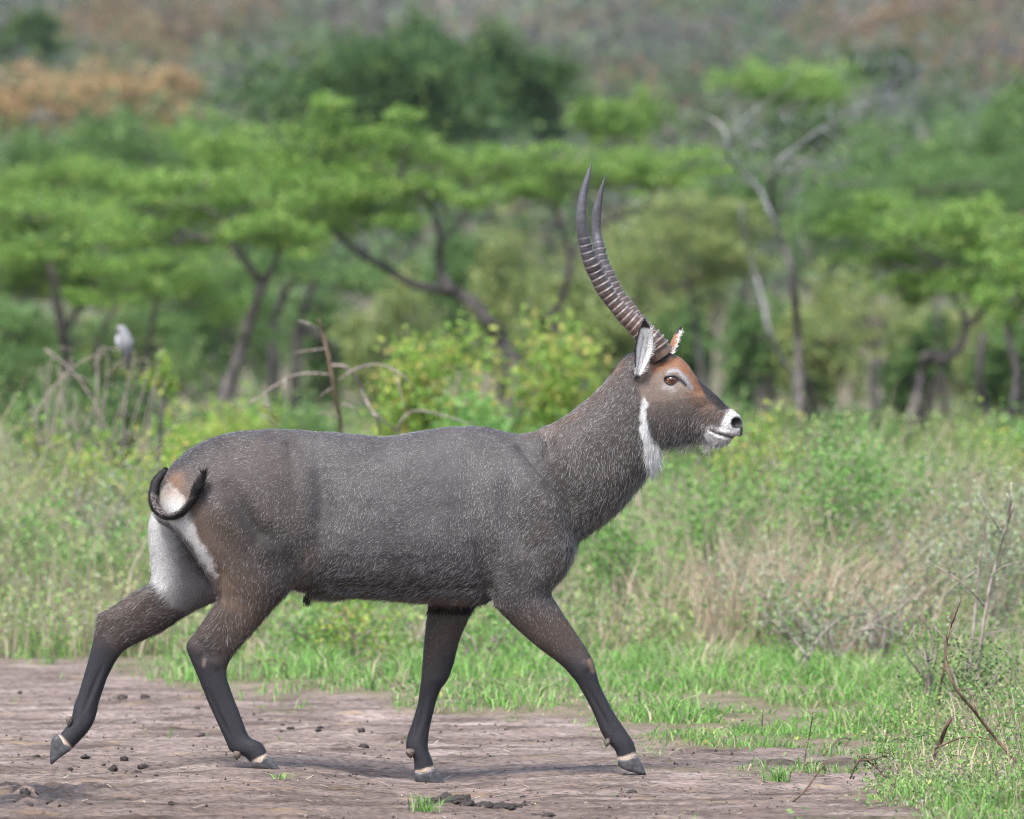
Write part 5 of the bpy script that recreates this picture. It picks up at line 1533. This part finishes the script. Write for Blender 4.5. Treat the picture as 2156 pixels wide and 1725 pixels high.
# bare branch rising behind the back
BB = [([(733, 1336), (728, 1150), (722, 1000), (718, 905), (706, 830), (692, 755), (680, 705), (671, 672)], 13, 5), ([(672, 695), (650, 682), (628, 676)], 5, 3), ([(684, 735), (655, 738), (620, 743)], 5, 3),
      ([(697, 790), (655, 787), (620, 791), (580, 812), (548, 836), (524, 849)], 7, 4), ([(600, 800), (598, 830), (590, 858)], 4, 2), ([(556, 828), (566, 860), (585, 890)], 3.5, 2),
      ([(694, 770), (725, 772), (748, 795), (765, 830), (782, 865), (795, 885), (800, 915)], 8, 5), ([(712, 802), (735, 785), (765, 772), (800, 768), (835, 782), (862, 806), (880, 835)], 6, 3), ([(782, 865), (800, 880), (835, 908), (860, 925)], 5, 3),
      ([(835, 905), (850, 880), (870, 866), (905, 868), (950, 880), (1000, 896)], 6, 3), ([(702, 815), (680, 830), (665, 850)], 3, 2), ([(830, 780), (850, 850), (865, 880)], 3, 2), ([(715, 880), (690, 872), (668, 868)], 4, 2),
      ([(720, 850), (745, 860), (762, 885)], 4, 2), ([(590, 905), (560, 880), (545, 870)], 4, 2)]
bb = thing('dead_branch', gp(735, 41), 'bare thorny branch with arching twigs rising behind the back', 'branch')
for k, (pl, a, b_) in enumerate(BB):
    limb('twig' if k else 'stem', pl, 41, a, b_, M_TWIG if k else M_TWIGD, bb, 0.06, 6)

# bare tangle with the bird
tg = thing('bare_shrub', gp(150, 46), 'tangle of bare grey twigs beyond the tail', 'shrub')
for k in range(40):
    x0 = 20 + rng.random() * 280
    x1 = x0 + rng.normal(0, 95); y1 = 745 + rng.random() * 210
    pl = [(x0, 1250), (x0 + (x1 - x0) * .2, 1080), (x0 + (x1 - x0) * .55, 950), (x1, y1), (x1 + rng.normal(0, 40), y1 + 20 + rng.normal(0, 30))]
    limb('twig', pl, 46 + (rng.random() - .5) * .8, 4.5, 1.6, M_TWIG, tg, 0.05, 5)
for pl in ([(205, 1250), (203, 950), (205, 800), (207, 738), (240, 736), (262, 738)], [(95, 735), (150, 780), (200, 850), (235, 930)], [(60, 900), (110, 820), (160, 770), (215, 742)]):
    limb('twig', pl, 46, 6, 3, M_TWIG, tg, 0.0, 6)
stake = thing('thin_tree', gp(335, 50), 'thin dark upright stem with a small green sprout', 'tree')
limb('trunk', [(332, 1200), (334, 1000), (338, 900), (346, 815), (350, 790)], 50, 16, 9, M_BARK, stake, 0.03)
v, q = leaf_quads(pad_points(WP(343, 790, 20.0), np.array([.10, .1, .14]), 260, 8), .05, .55, .4)
link('crown', npmesh('crown', v, q, smooth=False), M_LIME, stake)

def make_bird():
    d = 45.6
    Y = d - DIST
    s = pxm(d)
    o = thing('bird', WP(262, 742, Y), 'small pale grey bird with dark tail perched on the bare tangle', 'bird')
    prof = [(247, 697, 2), (250, 694, 7), (254, 694, 10), (258, 698, 11), (261, 706, 13), (264, 716, 15), (266, 727, 15), (267, 738, 12), (268, 748, 8), (269, 756, 5)]
    pts = [WP(a, b_, Y) for a, b_, _ in prof]
    v, q, t = tube(pts, [r * s for *_, r in prof], 14, sub=3)
    me = npmesh('body', v, q, t)
    z0, z1 = pts[-1][2], pts[0][2]
    cc = np.tile(np.array((.13, .13, .14)), (len(v), 1))
    color_attr(me, 'tint', mixc(cc, (.20, .20, .208), sstep(.3, .7, (v[:, 2] - z0) / (z1 - z0))))
    link('body', me, attr_mat('feathers', 'tint', .7, .2, noise=(150, .2)), o)
    v, q, t = tube([WP(266, 748, Y), WP(269, 762, Y - .01), WP(272, 780, Y - .01)], [6 * s, 5 * s, 4 * s], 8)
    link('tail', npmesh('tail', v, q, t), plain_mat('tail_feathers', (.03, .028, .028), .6), o)
    v, q, t = tube([WP(248, 698, Y), WP(243, 700, Y), WP(238, 703, Y)], [3.2 * s, 2.2 * s, .6 * s], 8)
    link('beak', npmesh('beak', v, q, t), plain_mat('beak', (.06, .05, .045), .4), o)
    for dx in (-5, 5):
        v, q, t = tube([WP(262 + dx, 734, Y - .01), WP(262 + dx * .8, 742, Y)], [1.6 * s, 1.2 * s], 6)
        link('leg', npmesh('leg', v, q, t), plain_mat('bird_leg', (.07, .06, .055), .6), o)
    for sg in (-1, 1):
        v, q, t = tube([WP(258 + sg * 9, 706, Y), WP(262 + sg * 13, 722, Y - .005), WP(266 + sg * 6, 744, Y)], [4 * s, 6 * s, 2 * s], 8)
        link('wing', npmesh('wing', v, q, t), plain_mat('wing', (.33, .33, .35), .7), o)
make_bird()

# right foreground: thorn branches standing in the near verge
def twiggy(label, d, parts, mat, leaves=0, lmat=None, leaf=.016, name='thorn_branch', cat='branch', spikes=14):
    b = gp(parts[0][0][0][0], d)
    o = thing(name, b, label, cat)
    P = []
    for k, (pl, a, b_) in enumerate(parts):
        limb('stem' if k == 0 else 'twig', pl, d, a, b_, mat, o, 0.05, 7)
        w_ = stem_path(catmull(np.array(pl, float), 8), d)
        P.append(w_)
    P = np.vstack(P)
    if spikes:
        V = []
        for k in range(spikes):
            p = P[rng.integers(0, len(P))]
            e = p + rng.normal(0, 1, 3) * np.array([.02, .015, .014])
            V.append(tube([p, (p + e) / 2, e], [.0016, .0012, .0004], 4, sub=1))
        v, q, t = merge(V)
        link('thorns', npmesh('thorns', v, q, t), mat, o)['kind'] = 'stuff'
    if leaves:
        c = P[rng.integers(0, len(P), leaves)] + rng.normal(0, .013, (leaves, 3))
        v, q = leaf_quads(c, leaf, .5, .4)
        link('foliage', npmesh('foliage', v, q, smooth=False), lmat, o)
    return o
twiggy('long brown thorn branch bending up out of the near verge', 29.6, [([(2210, 1690), (2156, 1622), (2100, 1560), (2052, 1498), (2010, 1445), (1992, 1392), (1996, 1335), (2010, 1300), (2022, 1262)], 9, 4), ([(2052, 1498), (2048, 1470), (2036, 1450)], 5, 3), ([(1995, 1345), (2002, 1310), (2006, 1290)], 5, 3)], M_TWIGD, 40, M_GREY)
twiggy('broken dark stake with a side twig in the near verge', 30.2, [([(1935, 1655), (1952, 1625), (1978, 1568), (1990, 1535), (2003, 1512)], 13, 7), ([(1978, 1572), (2020, 1555), (2060, 1552), (2110, 1566), (2160, 1592)], 5, 3), ([(1955, 1622), (2010, 1612), (2070, 1608), (2156, 1600)], 5, 3)], M_TWIGD, 60, M_GREY)
twiggy('slim brown stem standing beside the ferny weed', 33.0, [([(1972, 1530), (1978, 1460), (1988, 1400), (1992, 1340)], 8, 4)], M_TWIGD, 90, M_HERB)
twiggy('tall grey thorn sapling with tiny pale leaves', 34.0, [([(2050, 1480), (2062, 1380), (2078, 1270), (2096, 1190), (2112, 1130), (2135, 1060)], 9, 5), ([(2112, 1128), (2085, 1085), (2062, 1045)], 4, 2), ([(2122, 1100), (2128, 1050), (2130, 1016)], 6, 4), ([(2075, 1280), (2040, 1240), (2000, 1210), (1950, 1180)], 4, 2), ([(2090, 1210), (2120, 1190), (2160, 1180)], 4, 2)], M_TWIG, 170, M_GREY, .018)
twiggy('dark thin stem standing behind the tall thorn sapling', 35.0, [([(2040, 1440), (2048, 1340), (2058, 1240), (2064, 1160)], 7, 4), ([(2060, 1200), (2030, 1220), (1995, 1250)], 4, 2), ([(2045, 1350), (2100, 1330), (2156, 1325)], 4, 2)], M_TWIG, 140, M_GREY, .018)
twiggy('knobbly grey thorn twig trailing over the verge grass', 36.5, [([(1690, 1400), (1720, 1350), (1760, 1310), (1800, 1290)], 7, 4), ([(1700, 1385), (1660, 1330), (1640, 1290)], 5, 3), ([(1800, 1330), (1860, 1322), (1920, 1345)], 5, 3)], M_TWIG, 200, M_GREY, .022)
twiggy('drooping leafy twig with brown leaflets low in the near verge', 29.3, [([(1790, 1640), (1810, 1600), (1840, 1612), (1865, 1640)], 5, 3), ([(1810, 1602), (1850, 1596), (1880, 1580)], 4, 2)], M_TWIGD, 160, M_DARK, .015)
twiggy('upright slender weed stem at the bare edge of the near verge', 30.0, [([(1690, 1640), (1696, 1590), (1704, 1550), (1712, 1500)], 4, 2)], M_TWIGD, 70, M_HERB, .012, spikes=0)
twiggy('bent dry stalk in front of the grassy corner', 28.6, [([(1655, 1700), (1690, 1670), (1720, 1630), (1735, 1600)], 5, 3), ([(1860, 1725), (1876, 1680), (1885, 1640)], 6, 3)], M_TWIGD, 30, M_GREY, .014)

# fallen twigs lying on the verge
def fallen(label, d, pl, w):
    P = []
    for i, (a, r_) in enumerate(pl):
        x = (a - CX) / FP * d
        y = FP * CAMH / (r_ - HOR) - DIST
        x = (a - CX) / FP * (y + DIST)
        P.append((x, y, float(ground_z(x, y)[0]) + .012 + .03 * math.sin(math.pi * i / (len(pl) - 1))))
    P = np.array(P)
    v, q, t = tube(P, np.linspace(w, w * .5, len(P)) * pxm(d) / 2, 6, .2)
    o = bpy.data.objects.new('fallen_twig', None)
    o = link('fallen_twig', npmesh('fallen_twig', v, q, t), M_TWIGD)
    tag(o, label, 'twig')
fallen('long dark fallen twig on the grass behind the far fore leg', 36, [(680, 1385), (720, 1415), (770, 1440)], 6)
fallen('crooked reddish fallen twig at the verge by the far fore leg', 35, [(785, 1400), (800, 1440), (830, 1462), (868, 1468)], 7)
fallen('pale fallen stick lying in the grass past the near hind leg', 37, [(520, 1413), (570, 1414), (622, 1416)], 8)
fallen('thin brown stick in the weeds under the belly', 39, [(555, 1300), (605, 1312), (665, 1330)], 7)
fallen('short pale stick on bare earth by the right verge', 32, [(1735, 1592), (1770, 1578), (1800, 1565)], 4)
fallen('thin curved twig on the grass before the leading leg', 36, [(1000, 1450), (1040, 1465), (1066, 1490)], 5)

# mud clods
def clod_mesh(seed):
    r_ = np.random.default_rng(seed)
    th = np.linspace(0, 2 * np.pi, 14, endpoint=False)
    ph = np.linspace(.15, np.pi - .15, 8)
    rings = np.array([[(math.sin(p) * math.cos(t), math.sin(p) * math.sin(t) * .8, math.cos(p) * .55) for t in th] for p in ph])
    nz = fbm(rings.reshape(-1, 3) + seed * 9, 1.9, 3).reshape(rings.shape[:2])
    rings = rings * (0.15 + 1.7 * nz + .75 * (r_.random(rings.shape[:2]) - .5))[..., None]
    v, q, t = rings_mesh(rings)
    return npmesh('mud_clod', v, q, t, smooth=False)
M_MUD = plain_mat('dark_mud', (0.040, 0.033, 0.031), .8, .25, noise=(60, .6))
CM = [clod_mesh(s_) for s_ in range(6)]
for m_ in CM: m_.materials.append(M_MUD)
c2 = lambda x, y: (x * .3418, 1316 + y * .3418)
c5 = lambda x, y: (526.4 + x * .3906, 1210.7 + y * .3906)
CL = [(c2, 890, 462, 26), (c2, 750, 456, 22), (c2, 1215, 530, 12), (c2, 1735, 648, 14), (c2, 1790, 642, 17), (c2, 1742, 616, 11), (c2, 1958, 665, 18), (c2, 1970, 642, 14), (c2, 518, 832, 24), (c2, 225, 812, 17), (c2, 430, 888, 13), (c2, 700, 888, 26),
      (c2, 765, 872, 22), (c2, 880, 912, 30), (c2, 845, 928, 22), (c2, 960, 960, 12), (c2, 1392, 888, 14), (c2, 1222, 798, 9), (c2, 1240, 690, 20), (c2, 1050, 1115, 18), (c2, 1400, 1142, 16), (c2, 550, 1108, 16), (c2, 1200, 1075, 9), (c2, 120, 425, 14), (c2, 635, 880, 10),
      (c2, 40, 1030, 32), (c2, 90, 1060, 26), (c2, 150, 1075, 30), (c2, 230, 1070, 26), (c2, 300, 1105, 18), (c2, 20, 1090, 22), (c2, 180, 1120, 24),
      (c5, 600, 850, 22), (c5, 742, 896, 15), (c5, 612, 944, 22), (c5, 985, 910, 15), (c5, 1466, 1184, 13), (c5, 2060, 1162, 20), (c5, 1470, 878, 12), (c5, 415, 872, 8)]
for k, (f, x, y, r_) in enumerate(CL):
    a, b_ = f(x, y)
    Y = FP * CAMH / (b_ - HOR) - DIST
    X = (a - CX) / FP * (Y + DIST)
    o = bpy.data.objects.new('mud_clod', CM[k % 6])
    COL.objects.link(o)
    s = r_ * (.30 if f is c2 else .33) * pxm(Y + DIST) * 1.35
    o.scale = (s, s * 1.0, s * (0.8 + .6 * rng.random()))
    o.rotation_euler = (0, 0, rng.random() * 6)
    o.location = (X, Y, float(ground_z(X, Y)[0]) + s * .22)
    wet = f is c2 and y > 1000 and x < 320
    tag(o, 'wet dark clod in the churned mud patch' if wet else 'small dark mud clod scattered on the track', 'mud clod', 'clods of the churned mud patch' if wet else 'mud clods on the track')
RG = [(980, 1212), (1020, 1208), (1060, 1208), (1100, 1205), (1140, 1212), (1180, 1228), (1230, 1240), (1290, 1245), (1350, 1255), (1410, 1258), (1470, 1262), (1540, 1275), (1600, 1282)]
def track_point(a, b_):
    Y = FP * CAMH / (b_ - HOR) - DIST; X = (a - CX) / FP * (Y + DIST)
    return X, Y, float(ground_z(X, Y)[0])
ridge_o = thing('mud_ridge', track_point(*c5(1200, 1250)), 'long low ridge of dark kicked-up mud in front of the fore hooves', 'mud')
RG = [(x + rng.normal(0, 12), y + rng.normal(0, 6)) for (x, y) in RG for _ in range(5)]
for (x, y) in RG:
    X, Y, z0 = track_point(*c5(x, y + 14))
    s = (.006 + .017 * rng.random() ** 1.6) * (1.5 if 1050 < x < 1200 else .95)
    o = bpy.data.objects.new('mud_lump', CM[rng.integers(0, 6)])
    COL.objects.link(o); o.parent = ridge_o
    o.location = Vector((X, Y, z0 + s * .15)) - ridge_o.location
    o.scale = (s * 1.25, s * 1.2, s * 1.1); o.rotation_euler = (0, 0, rng.random() * 6)

# little plants on the bare track
def sprout(label, px_, row_, h, n_):
    Y = FP * CAMH / (row_ - HOR) - DIST
    X = (px_ - CX) / FP * (Y + DIST)
    z0 = float(ground_z(X, Y)[0])
    o = thing('grass_sprout', (X, Y, z0), label, 'plant')
    root = np.array([X, Y, z0]) + rng.normal(0, .022, (n_, 3)) * np.array([1, 1, 0])
    ld = rng.normal(0, .5, (n_, 3)); ld[:, 2] = 0
    v, q, t = blades(root, h * (.4 + .6 * rng.random(n_)), np.full(n_, .006), ld, .5)
    link('blades', npmesh('blades', v, q, t, smooth=False), M_HERB, o)['kind'] = 'stuff'
sprout('fresh grass sprout beside the mud ridge', 893, 1712, .085, 46)
sprout('tiny sprout in front of the near hind hoof', 592, 1658, .03, 18)
sprout('small green sprout on the track behind the raised hind leg', 105, 1402, .05, 26)
sprout('spreading grass sprout on bare earth before the grassy corner', 1640, 1648, .07, 60)
sprout('low leafy sprout on bare earth ahead of the leading hoof', 1450, 1530, .06, 60)
sprout('bright leafy sprout at the bare edge of the verge', 1560, 1545, .07, 60)

# crumbs, grit and straw bits on the track
def litter():
    n = 5200
    x = -2.6 + 5.2 * rng.random(n); y = -2.9 + 9.0 * rng.random(n) ** 1.2
    k = rng.random(n) < (1 - .75 * grass_mask(x, y)) * (.25 + sstep(.42, .62, fbm(np.column_stack([x, y, 0 * x]) + 31, 2.2, 3)))
    x, y = x[k], y[k]; n = len(x)
    z = ground_z(x, y)
    s_ = .0025 + .007 * rng.random(n) ** 2.5
    c = np.column_stack([x, y, z + s_ * .3])
    tet = np.array([(1, 0, -.4), (-.6, .8, -.4), (-.5, -.9, -.4), (0, .1, .8)])
    v = (c[:, None] + tet[None] * s_[:, None, None] * (0.6 + .8 * rng.random((n, 4, 1)))).reshape(-1, 3)
    i = np.arange(n)[:, None, None] * 4
    t = (i + np.array([[0, 1, 3], [1, 2, 3], [2, 0, 3], [0, 2, 1]])[None]).reshape(-1, 3)
    col = np.array([(.05, .04, .036), (.12, .092, .08), (.24, .19, .165)])[rng.choice(3, n, p=[.5, .35, .15])]
    m_ = 1500
    xs = -2.4 + 4.8 * rng.random(m_); ys = -2.7 + 7 * rng.random(m_)
    zs = ground_z(xs, ys)
    L = .02 + .05 * rng.random(m_); a = rng.normal(0, .7, m_)
    dv = np.column_stack([np.cos(a), np.sin(a), rng.normal(0, .15, m_)]) * L[:, None] / 2
    pv = np.column_stack([-np.sin(a), np.cos(a), 0 * a]) * .0016
    cs = np.column_stack([xs, ys, zs + .005])
    v2 = np.stack([cs - dv - pv, cs - dv + pv, cs + dv + pv, cs + dv - pv], 1).reshape(-1, 3)
    q2 = np.arange(4 * m_).reshape(-1, 4) + len(v)
    col2 = np.array([(.40, .32, .22), (.28, .2, .13), (.5, .43, .33)])[rng.choice(3, m_)]
    me = npmesh('track_litter', np.vstack([v, v2]), q2, t, smooth=False)
    color_attr(me, 'tint', np.vstack([np.repeat(col, 4, 0), np.repeat(col2, 4, 0)]))
    tag(link('track_litter', me, attr_mat('litter', 'tint', .9, .1)), 'crumbs of earth and bits of straw strewn over the track', 'litter', kind='stuff')
litter()

# ------------------------------------------------------------------ air
def haze(density):
    lo, hi = np.array([-1000.0, -110.0, -1.5]), np.array([1000.0, 1300.0, 70.0])
    v = np.array([[(lo, hi)[i][0], (lo, hi)[j][1], (lo, hi)[k][2]] for i in (0, 1) for j in (0, 1) for k in (0, 1)])
    q = [[0, 1, 3, 2], [4, 6, 7, 5], [0, 4, 5, 1], [2, 3, 7, 6], [0, 2, 6, 4], [1, 5, 7, 3]]
    m, n, l, b = new_mat('haze')
    n.remove(b)
    pv = n.new('ShaderNodeVolumePrincipled')
    pv.inputs['Color'].default_value = (0.86, 0.92, 1.0, 1)
    pv.inputs['Density'].default_value = density
    pv.inputs['Anisotropy'].default_value = 0.2
    l.new(pv.outputs['Volume'], n['Material Output'].inputs['Volume'])
    o = link('haze', npmesh('haze', v, q, smooth=False), m)
    tag(o, 'thin pale air between the animal and the hillside', 'haze', kind='stuff')
haze(0.00014)
